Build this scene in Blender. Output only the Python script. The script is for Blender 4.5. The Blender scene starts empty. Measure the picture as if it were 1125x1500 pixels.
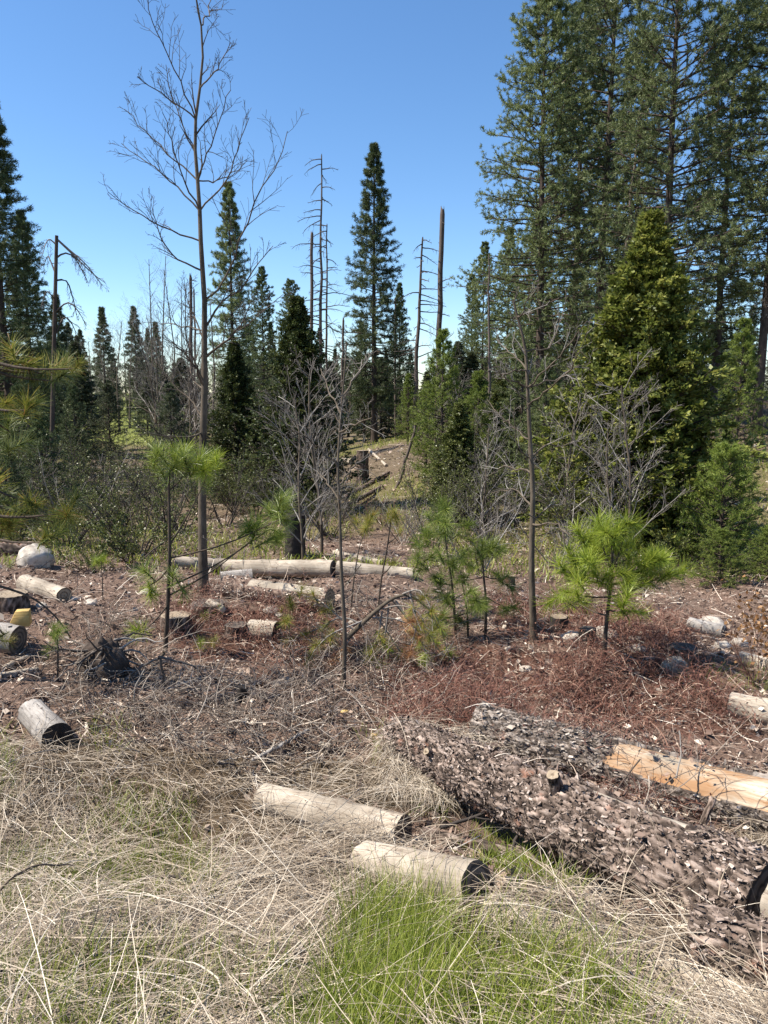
import bpy, math, time
import numpy as np
T0 = time.time()
rng = np.random.default_rng(7)
R_ = math.radians
C = bpy.context.scene.collection
sc = bpy.context.scene

# ------------------------------------------------------------------ camera, sky, sun, exposure
CAMZ, PITCH, FPX = 2.9, R_(8.8), 1133.0          # FPX: focal length in photo pixels (1125 x 1500)
cam = bpy.data.cameras.new('camera'); cam_o = bpy.data.objects.new('camera', cam); C.objects.link(cam_o)
cam.sensor_fit = 'VERTICAL'; cam.angle = 2 * math.atan(750 / FPX)
cam.clip_start = 0.05; cam.clip_end = 6000
cam_o.location = (0, 0, CAMZ); cam_o.rotation_euler = (math.pi / 2 - PITCH, 0, 0)
sc.camera = cam_o
SUN_EL, SUN_AZ = R_(53), math.atan2(-0.95, -0.06)   # azimuth measured from +Y towards +X
sund = np.array([math.sin(SUN_AZ) * math.cos(SUN_EL), math.cos(SUN_AZ) * math.cos(SUN_EL), math.sin(SUN_EL)])
w = bpy.data.worlds.new('World'); sc.world = w; w.use_nodes = True
nt = w.node_tree; bg = nt.nodes['Background']
sky = nt.nodes.new('ShaderNodeTexSky'); sky.sky_type = 'NISHITA'; sky.sun_disc = False
sky.sun_elevation = SUN_EL; sky.sun_rotation = SUN_AZ
sky.altitude = 800; sky.air_density = 1.0; sky.dust_density = 0.25; sky.ozone_density = 3.5
hs = nt.nodes.new('ShaderNodeHueSaturation'); hs.inputs['Saturation'].default_value = 1.14; hs.inputs['Value'].default_value = 1.12
nt.links.new(sky.outputs[0], hs.inputs['Color']); nt.links.new(hs.outputs[0], bg.inputs[0]); bg.inputs[1].default_value = 0.098
sl = bpy.data.lights.new('sun', 'SUN'); sun_o = bpy.data.objects.new('sun', sl); C.objects.link(sun_o)
sl.energy = 5.0; sl.angle = R_(0.5); sl.color = (1.0, 0.94, 0.84)
from mathutils import Vector
sun_o.rotation_euler = Vector(sund).to_track_quat('Z', 'Y').to_euler()
sun_o.location = tuple(sund * 60)
vs = sc.view_settings; vs.view_transform = 'Standard'; vs.look = 'None'; vs.gamma = 1; vs.exposure = 0.88
vs.use_curve_mapping = False
sc.cycles.max_bounces = 4; sc.cycles.diffuse_bounces = 2; sc.cycles.glossy_bounces = 1; sc.cycles.transmission_bounces = 3
sc.cycles.use_denoising = True

# ------------------------------------------------------------------ numpy noise
def _hash(ix, iy, iz, seed):
    n = (ix.astype(np.int64) * 374761393 + iy.astype(np.int64) * 668265263 + iz.astype(np.int64) * 2147483647 + seed * 1274126177) & 0x7fffffff
    n = ((n ^ (n >> 13)) * 1274126177) & 0x7fffffff
    return ((n ^ (n >> 16)) & 0xffff) / 65535.0
def vnoise(x, y, z=0.0, seed=0):
    x, y, z = np.broadcast_arrays(np.asarray(x, float), np.asarray(y, float), np.asarray(z, float))
    ix, iy, iz = np.floor(x), np.floor(y), np.floor(z)
    fx, fy, fz = x - ix, y - iy, z - iz
    fx, fy, fz = [f * f * (3 - 2 * f) for f in (fx, fy, fz)]
    ix, iy, iz = ix.astype(np.int64), iy.astype(np.int64), iz.astype(np.int64)
    def c(a, b, d): return _hash(ix + a, iy + b, iz + d, seed)
    v = 0
    for a in (0, 1):
        for b in (0, 1):
            for d in (0, 1):
                v = v + c(a, b, d) * (fx if a else 1 - fx) * (fy if b else 1 - fy) * (fz if d else 1 - fz)
    return v
def fbm(x, y, z=0.0, o=4, seed=0):
    s, a, t = 0, 1.0, 0
    for i in range(o):
        s = s + a * vnoise(np.asarray(x) * 2**i, np.asarray(y) * 2**i, np.asarray(z) * 2**i, seed + i); t += a; a *= .5
    return s / t
def cells(u, v, seed=0):
    """distance to 1st and 2nd nearest feature point, and the id of the nearest"""
    iu, iv = np.floor(u).astype(np.int64), np.floor(v).astype(np.int64)
    d1 = np.full(u.shape, 9.); d2 = np.full(u.shape, 9.); idn = np.zeros(u.shape)
    z = np.zeros_like(iu)
    for a in (-1, 0, 1):
        for b in (-1, 0, 1):
            ju, jv = iu + a, iv + b
            px = ju + _hash(ju, jv, z, seed); py = jv + _hash(ju, jv, z, seed + 9)
            d = np.hypot(u - px, v - py); h = _hash(ju, jv, z, seed + 5)
            near = d < d1
            d2 = np.where(near, d1, np.minimum(d2, d)); idn = np.where(near, h, idn); d1 = np.where(near, d, d1)
    return d1, d2, idn
def sstep(a, b, x):
    t = np.clip((np.asarray(x, float) - a) / (b - a), 0, 1); return t * t * (3 - 2 * t)

# ------------------------------------------------------------------ terrain height and pixel rays
def height(x, y):
    x = np.asarray(x, float); y = np.asarray(y, float)
    z = 1.35 * (1 - sstep(-0.3, 5.2, y)) - 0.45 * sstep(8, 22, y)
    z = z + 2.1 * sstep(3.5, 13, x) * sstep(11, 30, y) + 1.0 * sstep(-4, 2, x) * sstep(15, 31, y) * (1 - .6 * sstep(34, 55, y))
    z = z + 0.25 * sstep(-1.5, -5, x) * sstep(4, 8, y) * (1 - sstep(14, 20, y))
    amp = 0.30 * sstep(3, 9, y) * (1 - 0.4 * sstep(40, 60, y)) + 0.05
    z = z + amp * (fbm(x * .35 + 3, y * .35 + 8, o=3, seed=3) - .5) + 0.16 * (fbm(x * 1.5, y * 1.5, o=3, seed=11) - .5) * (1 - sstep(30, 55, y))
    # straw-covered ridge over a buried log in the foreground
    ax, ay, bx, by = 0.28, 3.75, 2.3, 2.55
    t = np.clip(((x - ax) * (bx - ax) + (y - ay) * (by - ay)) / ((bx - ax)**2 + (by - ay)**2), 0, 1)
    d = np.hypot(x - ax - t * (bx - ax), y - ay - t * (by - ay))
    z = z + 0.10 * sstep(5, 8, y) * (1 - sstep(13, 17, y)) * (vnoise(x * .9 + 4, y * .9, 0, 91) - .3)
    for mx, my, mr, mh in ((.55, 6.0, .55, .17), (1.62, 4.75, .34, .20), (1.15, 5.05, .30, .16), (-.9, 6.4, .6, .13), (-2.6, 10, 1.3, .22), (1.9, 8.2, .8, .12), (-.4, 9.3, .9, .14), (-2.9, 5.2, .5, .10)):
        z = z + mh * np.exp(-((x - mx)**2 + (y - my)**2) / mr**2)
    return z + 0.17 * np.exp(-(d / 0.24)**2)
cp, sp = math.cos(PITCH), math.sin(PITCH)
def ray(u, v):
    a, b = (u - 562.5) / FPX, (750 - v) / FPX
    return np.array([a, b * sp + cp, b * cp - sp])
def at(u, v, Y):
    """world point on the ray through a photo pixel at forward distance Y"""
    d = ray(u, v); t = Y / d[1]; return np.array([d[0] * t, Y, CAMZ + d[2] * t])
def ground(u, v, maxd=200):
    d = ray(u, v); ys = np.geomspace(1.2, maxd, 1500); t = ys / d[1]
    below = CAMZ + d[2] * t < height(d[0] * t, ys)
    i = int(np.argmax(below)) if below.any() else len(ys) - 1
    y = ys[i]; x = d[0] * y / d[1]
    return np.array([x, y, float(height(x, y))])
def project(P):
    x, y, z = P[..., 0], P[..., 1], P[..., 2] - CAMZ
    dep = np.maximum(y * cp - z * sp, .05)
    return 562.5 + FPX * x / dep, 750 - FPX * (y * sp + z * cp) / dep
def inpoly(u, v, poly):
    r = np.zeros(np.shape(u), bool); n = len(poly)
    for i in range(n):
        x1, y1 = poly[i]; x2, y2 = poly[(i + 1) % n]
        if y1 == y2: continue
        c = ((y1 > v) != (y2 > v)) & (u < (x2 - x1) * (v - y1) / (y2 - y1) + x1)
        r ^= c
    return r

# ------------------------------------------------------------------ mesh accumulator
class Acc:
    def __init__(s): s.V = []; s.F = []; s.T = []; s.n = 0
    def add(s, V, F, tint=None, mat=0):
        V = np.asarray(V, np.float32).reshape(-1, 3); F = np.asarray(F, np.int64)
        if len(V) == 0: return
        s.V.append(V); s.F.append((F + s.n, mat))
        if tint is None: tint = np.zeros(len(V))
        s.T.append(np.broadcast_to(np.asarray(tint, np.float32), (len(V),))); s.n += len(V)
    def mesh(s, name, mats, smooth=False):
        me = bpy.data.meshes.new(name)
        V = np.concatenate(s.V); me.vertices.add(len(V)); me.vertices.foreach_set('co', V.ravel())
        li = np.concatenate([f.ravel() for f, _ in s.F]).astype(np.int32)
        cnt = np.concatenate([np.full(len(f), f.shape[1]) for f, _ in s.F])
        st = np.concatenate([[0], np.cumsum(cnt)[:-1]]).astype(np.int32)
        me.loops.add(len(li)); me.loops.foreach_set('vertex_index', li)
        me.polygons.add(len(cnt)); me.polygons.foreach_set('loop_start', st)
        mi = np.concatenate([np.full(len(f), m) for f, m in s.F]).astype(np.int32)
        me.polygons.foreach_set('material_index', mi)
        if smooth: me.polygons.foreach_set('use_smooth', np.ones(len(cnt), bool))
        a = me.attributes.new('tint', 'FLOAT', 'POINT'); a.data.foreach_set('value', np.concatenate(s.T).astype(np.float32))
        for m in (mats if isinstance(mats, (list, tuple)) else [mats]): me.materials.append(m)
        me.update(calc_edges=True); return me
def link(name, me, parent=None, loc=(0, 0, 0), rot=(0, 0, 0), scale=(1, 1, 1)):
    o = bpy.data.objects.new(name, me); C.objects.link(o); o.parent = parent
    o.location = loc; o.rotation_euler = rot; o.scale = scale; return o
def tag(o, label, cat, group=None, kind=None):
    if label: o['label'] = label
    if cat: o['category'] = cat
    if group: o['group'] = group
    if kind: o['kind'] = kind
    return o
def thing(name, label, cat, loc, rot=(0, 0, 0), scale=(1, 1, 1), group=None):
    return tag(link(name, None, None, loc, rot, scale), label, cat, group)

# ------------------------------------------------------------------ vectorised shapes
def unit(v): return v / np.maximum(np.linalg.norm(v, axis=-1, keepdims=True), 1e-9)
def tubes(acc, P, Rr, sides=5, mat=0, tint=None):
    """P (N,K,3) polylines, Rr (N,K) radii"""
    P = np.asarray(P, float); Rr = np.asarray(Rr, float)
    if P.ndim == 2: P = P[None]; Rr = Rr[None]
    N, K, _ = P.shape
    T = np.gradient(P, axis=1); T = unit(T)
    ref = np.where(np.abs(T[..., 2:3]) > .9, np.array([1., 0, 0]), np.array([0, 0, 1.]))
    # one reference per polyline keeps the rings from twisting
    mean = unit(P[:, -1] - P[:, 0]); r0 = np.where(np.abs(mean[:, 2:3]) > .8, np.array([1., 0, 0]), np.array([0, 0, 1.]))
    A = unit(np.cross(T, r0[:, None, :])); B = np.cross(T, A)
    th = np.arange(sides) * 2 * np.pi / sides
    V = P[:, :, None, :] + Rr[:, :, None, None] * (A[:, :, None, :] * np.cos(th)[:, None] + B[:, :, None, :] * np.sin(th)[:, None])
    n = np.arange(N)[:, None, None]; k = np.arange(K - 1)[None, :, None]; s_ = np.arange(sides)[None, None, :]; s2 = (s_ + 1) % sides
    b = n * K * sides
    F = np.stack(np.broadcast_arrays(b + k * sides + s_, b + k * sides + s2, b + (k + 1) * sides + s2, b + (k + 1) * sides + s_), -1).reshape(-1, 4)
    tt = np.repeat(rng.random(N) if tint is None else np.broadcast_to(tint, (N,)), K * sides)
    acc.add(V.reshape(-1, 3), F[:, ::-1], tt, mat)
def interp(P, t):
    """P (N,K,3) sampled at t (N,M)"""
    K = P.shape[1]; f = np.clip(t, 0, 1) * (K - 1); i = np.minimum(f.astype(int), K - 2); f = f - i
    n = np.arange(P.shape[0])[:, None]
    return P[n, i] * (1 - f)[..., None] + P[n, i + 1] * f[..., None]
def interp1(Rr, t):
    K = Rr.shape[1]; f = np.clip(t, 0, 1) * (K - 1); i = np.minimum(f.astype(int), K - 2); f = f - i
    n = np.arange(Rr.shape[0])[:, None]
    return Rr[n, i] * (1 - f) + Rr[n, i + 1] * f
def spawn(P, Rr, n, lfrac, spread=.8, up=.2, K=5, tmin=.2, tmax=1., wig=.12, rf=.6, rtip=.25, jit=.5, flat=0., curl=0.):
    N = P.shape[0]; t = tmin + (tmax - tmin) * (np.arange(n)[None] + rng.random((N, n))) / n
    b = interp(P, t); T = unit(interp(P, np.minimum(t + .04, 1)) - interp(P, np.maximum(t - .04, 0)))
    ln = np.linalg.norm(np.diff(P, axis=1), axis=2).sum(1)[:, None]
    L = ln * lfrac * (1 - .55 * t) * (1 - jit / 2 + jit * rng.random((N, n)))
    rn = rng.normal(size=(N, n, 3)); rn[..., 2] *= (1 - flat)
    pr = unit(rn - (rn * T).sum(-1, keepdims=True) * T)
    D = unit(T * math.cos(spread) + pr * math.sin(spread) + np.array([0, 0, up]))
    r0 = np.minimum(interp1(Rr, t) * rf, L * .03 + .0012)
    D = D.reshape(-1, 3); L = L.reshape(-1); b = b.reshape(-1, 3); r0 = r0.reshape(-1)
    M = len(D); Q = np.zeros((M, K, 3)); Q[:, 0] = b; d = D.copy()
    for k in range(1, K):
        d = unit(d + rng.normal(size=(M, 3)) * wig + np.array([0, 0, curl / K]))
        Q[:, k] = Q[:, k - 1] + d * (L / (K - 1))[:, None]
    RR = r0[:, None] * np.linspace(1, rtip, K)[None]
    return Q, RR
def wiggle_line(p0, d0, L, K, wig, up=0., rg=None):
    p = np.array(p0, float); d = np.array(d0, float); d /= np.linalg.norm(d); out = [p.copy()]
    for k in range(K - 1):
        d = d + rng.normal(size=3) * wig + np.array([0, 0, up / K]); d /= np.linalg.norm(d)
        p = p + d * L / (K - 1); out.append(p.copy())
    return np.array(out)
def needles(acc, base, D, n, l, wd, spread=1.0, tint=None, mat=0, off=0.03, up=0.1):
    """n thin triangles per base point, brushed forward along D"""
    N = len(base); rv = unit(rng.normal(size=(N, n, 3)))
    d = unit(D[:, None] * (1 - spread * .5) + rv * spread + np.array([0, 0, up]))
    b = base[:, None] + rng.normal(size=(N, n, 3)) * off
    L = l * (.65 + .6 * rng.random((N, n)))[..., None]
    s_ = unit(np.cross(d, unit(rng.normal(size=(N, n, 3))))) * wd
    V = np.stack([b - s_ * .5, b + s_ * .5, b + d * L], 2).reshape(-1, 3)
    F = np.arange(N * n * 3).reshape(-1, 3)
    tt = rng.random(N) if tint is None else tint
    acc.add(V, F, np.repeat(np.clip(tt[:, None] + .25 * rng.normal(size=(N, n)), 0, 1).ravel(), 3), mat)
def leaves(acc, base, D, l, wd, tint=None, mat=0):
    """one rhombus leaf per base point along D"""
    N = len(base); s_ = unit(np.cross(D, unit(rng.normal(size=(N, 3))))) * (np.asarray(wd) * .5).reshape(-1, 1)
    l = np.broadcast_to(l, (N,))[:, None]
    nrm = np.cross(s_, D); nrm = unit(nrm) * l * .12
    V = np.stack([base, base + D * l * .45 + s_ + nrm, base + D * l, base + D * l * .45 - s_ + nrm], 1).reshape(-1, 3)
    acc.add(V, np.arange(N * 4).reshape(-1, 4), np.repeat(rng.random(N) if tint is None else tint, 4), mat)
def ribbons(acc, base, az, L, e0, curl, wd, K=5, daz=.3, mat=0, tint=None, taper=.25):
    N = len(base); P = np.zeros((N, K, 3)); P[:, 0] = base
    da = rng.normal(size=N) * daz
    for k in range(1, K):
        t = (k - .5) / (K - 1); e = e0 - curl * t; a = az + da * t
        d = np.stack([np.cos(e) * np.cos(a), np.cos(e) * np.sin(a), np.sin(e)], -1)
        P[:, k] = P[:, k - 1] + d * (L / (K - 1))[:, None]
    hs = np.stack([-np.sin(az), np.cos(az), np.zeros(N)], -1)
    hs = unit(hs + np.array([0, 0, 1.]) * rng.normal(size=(N, 1)) * .6)
    wv = (np.broadcast_to(wd, (N,))[:, None] * np.linspace(1, taper, K)[None])[..., None] * hs[:, None] * .5
    V = np.stack([P - wv, P + wv], 2).reshape(-1, 3)
    n = np.arange(N)[:, None] * K * 2; k = np.arange(K - 1)[None] * 2
    F = np.stack([n + k, n + k + 1, n + k + 3, n + k + 2], -1).reshape(-1, 4)
    acc.add(V, F, np.repeat(rng.random(N) if tint is None else tint, K * 2), mat)

# ------------------------------------------------------------------ materials
def newmat(name):
    m = bpy.data.materials.new(name); m.use_nodes = True; n = m.node_tree
    return m, n, n.nodes['Principled BSDF'], n.nodes['Material Output']
def ramp(n, stops, fac):
    r = n.nodes.new('ShaderNodeValToRGB'); e = r.color_ramp.elements
    while len(e) < len(stops): e.new(.5)
    for i, (p, c) in enumerate(stops): e[i].position = p; e[i].color = (*c, 1)
    n.links.new(fac, r.inputs[0]); return r.outputs[0]
def noise(n, scale, detail=4, rough=.6, vec=None, stretch=None, obj=True):
    tc = n.nodes.new('ShaderNodeTexCoord'); t = n.nodes.new('ShaderNodeTexNoise')
    src = tc.outputs['Object'] if obj else n.nodes.new('ShaderNodeNewGeometry').outputs['Position']
    if stretch:
        mp = n.nodes.new('ShaderNodeMapping'); mp.inputs['Scale'].default_value = stretch
        n.links.new(src, mp.inputs[0]); src = mp.outputs[0]
    n.links.new(src, t.inputs['Vector']); t.inputs['Scale'].default_value = scale
    t.inputs['Detail'].default_value = detail; t.inputs['Roughness'].default_value = rough
    return t.outputs['Fac']
def bump(n, b, h, strength=.5, dist=.01):
    bp = n.nodes.new('ShaderNodeBump'); bp.inputs['Strength'].default_value = strength; bp.inputs['Distance'].default_value = dist
    n.links.new(h, bp.inputs['Height']); n.links.new(bp.outputs[0], b.inputs['Normal'])
def attr(n, name='tint', out='Fac'):
    a = n.nodes.new('ShaderNodeAttribute'); a.attribute_name = name; return a.outputs[out]
def mix(n, f, a, b, mode='MIX'):
    x = n.nodes.new('ShaderNodeMix'); x.data_type = 'RGBA'; x.blend_type = mode
    for i, s in ((0, f), (6, a), (7, b)):
        if hasattr(s, 'is_output'): n.links.new(s, x.inputs[i])
        else: x.inputs[i].default_value = s if i == 0 else (*s, 1)
    return x.outputs[2]
def foliage(name, stops, trans=.35, rough=.55):
    m, n, b, o = newmat(name); col = ramp(n, stops, attr(n))
    inf = n.nodes.new('ShaderNodeObjectInfo')
    hv = n.nodes.new('ShaderNodeHueSaturation'); n.links.new(col, hv.inputs['Color'])
    mr = n.nodes.new('ShaderNodeMapRange'); mr.inputs[3].default_value = .82; mr.inputs[4].default_value = 1.18
    n.links.new(inf.outputs['Random'], mr.inputs[0]); n.links.new(mr.outputs[0], hv.inputs['Value'])
    n.links.new(hv.outputs[0], b.inputs['Base Color']); b.inputs['Roughness'].default_value = rough
    b.inputs['Specular IOR Level'].default_value = .35
    tr = n.nodes.new('ShaderNodeBsdfTranslucent'); n.links.new(hv.outputs[0], tr.inputs[0])
    ms = n.nodes.new('ShaderNodeMixShader'); ms.inputs[0].default_value = trans
    n.links.new(b.outputs[0], ms.inputs[1]); n.links.new(tr.outputs[0], ms.inputs[2]); n.links.new(ms.outputs[0], o.inputs[0]); return m
def dry(name, stops, rough=.8):
    m, n, b, o = newmat(name); n.links.new(ramp(n, stops, attr(n)), b.inputs['Base Color']); b.inputs['Roughness'].default_value = rough
    b.inputs['Specular IOR Level'].default_value = .2
    return m
def barkmat(name, dark, light, scale=9, stretch=(1, 1, .25), bs=.8, bd=.02):
    m, n, b, o = newmat(name); f = noise(n, scale, 6, .65, stretch=stretch); g = noise(n, scale * .25, 3)
    c = ramp(n, [(.3, dark), (.72, light)], f)
    c = mix(n, .35, c, ramp(n, [(.35, dark), (.7, light)], g))
    n.links.new(c, b.inputs['Base Color']); b.inputs['Roughness'].default_value = .9; b.inputs['Specular IOR Level'].default_value = .15
    bump(n, b, f, bs, bd); return m

M = {}
M['pine'] = foliage('pine_needles', [(0, (.060, .085, .026)), (.5, (.150, .185, .062)), (1, (.29, .325, .14))], .32)
M['fir'] = foliage('dark_needles', [(0, (.035, .055, .020)), (.5, (.085, .118, .040)), (1, (.18, .21, .085))], .25)
M['far'] = foliage('far_needles', [(0, (.045, .058, .028)), (.5, (.082, .102, .045)), (1, (.15, .165, .085))], .25)
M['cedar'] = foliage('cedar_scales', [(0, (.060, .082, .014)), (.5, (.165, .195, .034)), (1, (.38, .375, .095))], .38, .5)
M['cedar_shaded'] = foliage('cedar_scales_shaded', [(0, (.025, .038, .012)), (.5, (.055, .075, .020)), (1, (.12, .13, .035))], .25, .5)  # darker copy of the cedar scales, shade and backlight put into the colour
M['young'] = foliage('young_conifer_needles', [(0, (.060, .095, .016)), (.5, (.17, .225, .036)), (1, (.33, .38, .085))], .42)
M['sap'] = foliage('long_pine_needles', [(0, (.12, .17, .018)), (.5, (.26, .33, .035)), (1, (.46, .48, .085))], .4, .4)
M['sap_dull'] = foliage('dull_pine_needles', [(0, (.085, .12, .020)), (.5, (.18, .235, .042)), (1, (.35, .38, .10))], .35, .4)
M['sap_yellow'] = foliage('yellowing_pine_needles', [(0, (.12, .15, .020)), (.5, (.26, .27, .04)), (.85, (.42, .32, .08)), (1, (.42, .19, .07))], .35)
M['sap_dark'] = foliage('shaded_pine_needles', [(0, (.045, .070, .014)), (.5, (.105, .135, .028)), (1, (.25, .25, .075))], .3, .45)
M['brown_needles'] = foliage('dead_brown_needles', [(0, (.20, .085, .03)), (.5, (.34, .17, .075)), (1, (.5, .3, .15))], .2)
M['leaf'] = foliage('shrub_leaves', [(0, (.05, .065, .016)), (.5, (.115, .135, .032)), (1, (.23, .24, .085))], .25, .4)
M['deadleaf'] = foliage('withered_leaves', [(0, (.16, .07, .025)), (1, (.40, .22, .09))], .3)
M['bark'] = barkmat('conifer_bark', (.030, .022, .018), (.125, .095, .075))
M['bark_oak'] = barkmat('grey_brown_bark', (.035, .027, .020), (.20, .158, .115), 14)
M['snag'] = barkmat('weathered_snag_wood', (.050, .040, .034), (.20, .155, .13), 7)
M['twig'] = dry('grey_twigs', [(0, (.085, .070, .058)), (.5, (.19, .165, .14)), (1, (.33, .30, .265))])
M['slash'] = dry('brown_grey_slash', [(0, (.085, .062, .047)), (.5, (.21, .165, .13)), (1, (.44, .375, .305))])
M['twig_red'] = dry('red_brown_twigs', [(0, (.08, .035, .025)), (.5, (.17, .085, .06)), (1, (.30, .19, .14))])
M['twig_dark'] = dry('dark_twigs', [(0, (.03, .024, .02)), (1, (.10, .082, .07))])
M['stem'] = barkmat('sapling_bark', (.035, .026, .02), (.13, .10, .075), 30)
M['straw'] = dry('dry_straw', [(0, (.11, .080, .056)), (.35, (.27, .208, .148)), (.75, (.45, .370, .275)), (1, (.64, .56, .45))], .65)
M['grass'] = foliage('green_grass', [(0, (.10, .14, .014)), (.5, (.23, .285, .034)), (1, (.44, .44, .10))], .4, .45)
M['litter'] = dry('wood_chip_litter', [(0, (.065, .042, .032)), (.40, (.18, .118, .090)), (.68, (.34, .25, .19)), (.88, (.52, .42, .33)), (1, (.72, .63, .52))], .85)
M['brush'] = dry('red_brown_brush', [(0, (.06, .024, .017)), (.45, (.16, .070, .050)), (.78, (.28, .155, .11)), (1, (.48, .35, .26))], .85)
M['burnt'] = barkmat('charred_wood', (.010, .008, .007), (.065, .054, .047), 10)

def barewood(name, base, light, crack, along='x', tint_orange=False):
    m, n, b, o = newmat(name)
    st = (.35, 6, 6) if along == 'x' else (6, 6, .35)
    f = noise(n, 7, 6, .7, stretch=st); g = noise(n, 2.2, 4, .6)
    c = ramp(n, [(.30, crack), (.43, base), (.75, light)], f)
    c = mix(n, ramp(n, [(.42, (0, 0, 0)), (.62, (.75, .75, .75))], g), c, tuple(.48 * x for x in base))
    k = noise(n, 13, 5, .75, stretch=(.5, 1.6, 1.6) if along == 'x' else None); c = mix(n, ramp(n, [(.55, (0, 0, 0)), (.64, (.85, .85, .85))], k), c, crack)
    if tint_orange:
        h = noise(n, 3.1, 4, .6, stretch=(.6, 2, 2))
        c = mix(n, ramp(n, [(.38, (0, 0, 0)), (.56, (.85, .85, .85))], h), c, (.36, .19, .085))
    n.links.new(c, b.inputs['Base Color']); b.inputs['Roughness'].default_value = .75; b.inputs['Specular IOR Level'].default_value = .2
    bump(n, b, f, .55, .012); return m
M['wood'] = barewood('pale_debarked_wood', (.45, .37, .28), (.62, .55, .45), (.13, .09, .065))
M['wood_grey'] = barewood('silver_weathered_wood', (.36, .32, .28), (.54, .50, .45), (.09, .075, .065))
M['wood_orange'] = barewood('rotting_orange_wood', (.56, .46, .34), (.72, .62, .48), (.25, .12, .05), tint_orange=True)
M['wood_yellow'] = barewood('fresh_split_wood', (.58, .38, .13), (.72, .52, .22), (.42, .26, .09))
def endmat(name, base, dark):
    m, n, b, o = newmat(name); tc = n.nodes.new('ShaderNodeTexCoord')
    wv = n.nodes.new('ShaderNodeTexWave'); wv.wave_type = 'RINGS'; wv.rings_direction = 'X'; wv.inputs['Scale'].default_value = 7
    wv.inputs['Distortion'].default_value = 2.5; wv.inputs['Detail'].default_value = 3
    n.links.new(tc.outputs['Object'], wv.inputs['Vector'])
    c = ramp(n, [(.1, dark), (.6, base)], wv.outputs['Fac']); c = mix(n, ramp(n, [(.45, (0, 0, 0)), (.7, (.7, .7, .7))], noise(n, 6, 4)), c, dark)
    n.links.new(c, b.inputs['Base Color']); b.inputs['Roughness'].default_value = .85; bump(n, b, wv.outputs['Fac'], .3, .004); return m
M['end'] = endmat('sawn_end_grain', (.34, .265, .18), (.16, .115, .075))
M['end_dark'] = endmat('weathered_shaded_end_grain', (.17, .13, .10), (.055, .042, .034))  # darker grain; shade of log ends turned from the sun is in the colour
M['end_orange'] = endmat('rotten_end_grain', (.42, .17, .07), (.18, .07, .03))
def plated(name, stops=((0, (.010, .007, .006)), (.30, (.090, .066, .052)), (.60, (.24, .18, .145)), (1, (.48, .39, .33)))):
    m, n, b, o = newmat(name)
    f = noise(n, 22, 6, .7, stretch=(.45, 1, 1)); g = noise(n, 5, 4, .6)
    c = ramp(n, list(stops), attr(n))
    c = mix(n, 1., c, ramp(n, [(.30, (.45, .43, .42)), (.52, (1, 1, 1)), (.75, (1.7, 1.65, 1.6))], f), 'MULTIPLY')
    c = mix(n, ramp(n, [(.62, (0, 0, 0)), (.70, (.6, .6, .6))], g), c, (.30, .15, .10))
    n.links.new(c, b.inputs['Base Color']); b.inputs['Roughness'].default_value = .9; b.inputs['Specular IOR Level'].default_value = .15
    bump(n, b, f, .9, .02); return m
M['plate'] = plated('plated_pine_bark')
M['plate_grey'] = plated('grey_weathered_bark', ((0, (.035, .028, .023)), (.35, (.15, .120, .098)), (.65, (.31, .26, .22)), (1, (.52, .455, .39))))
m, n, b, o = newmat('pale_rock'); f = noise(n, 5, 6, .65)
n.links.new(ramp(n, [(.3, (.17, .14, .11)), (.5, (.46, .40, .33)), (.7, (.66, .59, .50))], f), b.inputs['Base Color'])
b.inputs['Roughness'].default_value = .9; bump(n, b, f, .6, .04); M['rock'] = m
# ground: zone colour per vertex (what grows or lies there), broken up by fine noise
m, n, b, o = newmat('forest_floor')
z = attr(n, 'zone', 'Color'); f = noise(n, 16, 8, .75, obj=False); g = noise(n, 70, 4, .7, obj=False); h = noise(n, 1.6, 5, .6, obj=False)
c = mix(n, 1., z, ramp(n, [(.30, (.42, .40, .38)), (.55, (1, 1, 1)), (.78, (1.75, 1.7, 1.6))], f), 'MULTIPLY')
c = mix(n, 1., c, ramp(n, [(.3, (.6, .58, .55)), (.5, (1, 1, 1)), (.75, (1.4, 1.38, 1.3))], g), 'MULTIPLY')
c = mix(n, 1., c, ramp(n, [(.3, (.75, .75, .72)), (.7, (1.2, 1.15, 1.1))], h), 'MULTIPLY')
n.links.new(c, b.inputs['Base Color']); b.inputs['Roughness'].default_value = .95; b.inputs['Specular IOR Level'].default_value = .1
bump(n, b, f, .9, .05); M['floor'] = m

# ------------------------------------------------------------------ regions drawn on the photo, used to choose where ground cover grows
REG_GREEN = [[(520, 1335), (640, 1345), (760, 1385), (880, 1440), (960, 1520), (960, 1700), (380, 1700), (500, 1420)],
             [(-60, 1240), (120, 1235), (300, 1250), (330, 1330), (150, 1370), (-60, 1380)],
             [(-60, 1430), (200, 1400), (420, 1420), (520, 1480), (520, 1700), (-60, 1700)]]
REG_GREEN_SM = [[(115, 1165), (290, 1165), (280, 1235), (140, 1225)], [(690, 1225), (770, 1230), (790, 1300), (700, 1290)],
                [(130, 1060), (185, 1060), (180, 1100), (130, 1100)], [(-30, 1080), (15, 1080), (30, 1190), (-30, 1180)],
                [(540, 1075), (560, 1075), (560, 1120), (540, 1120)], [(600, 1150), (660, 1150), (650, 1210), (600, 1200)],
                [(730, 1270), (830, 1280), (850, 1330), (740, 1320)], [(980, 985), (1140, 980), (1140, 1020), (1010, 1012)]]
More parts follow.
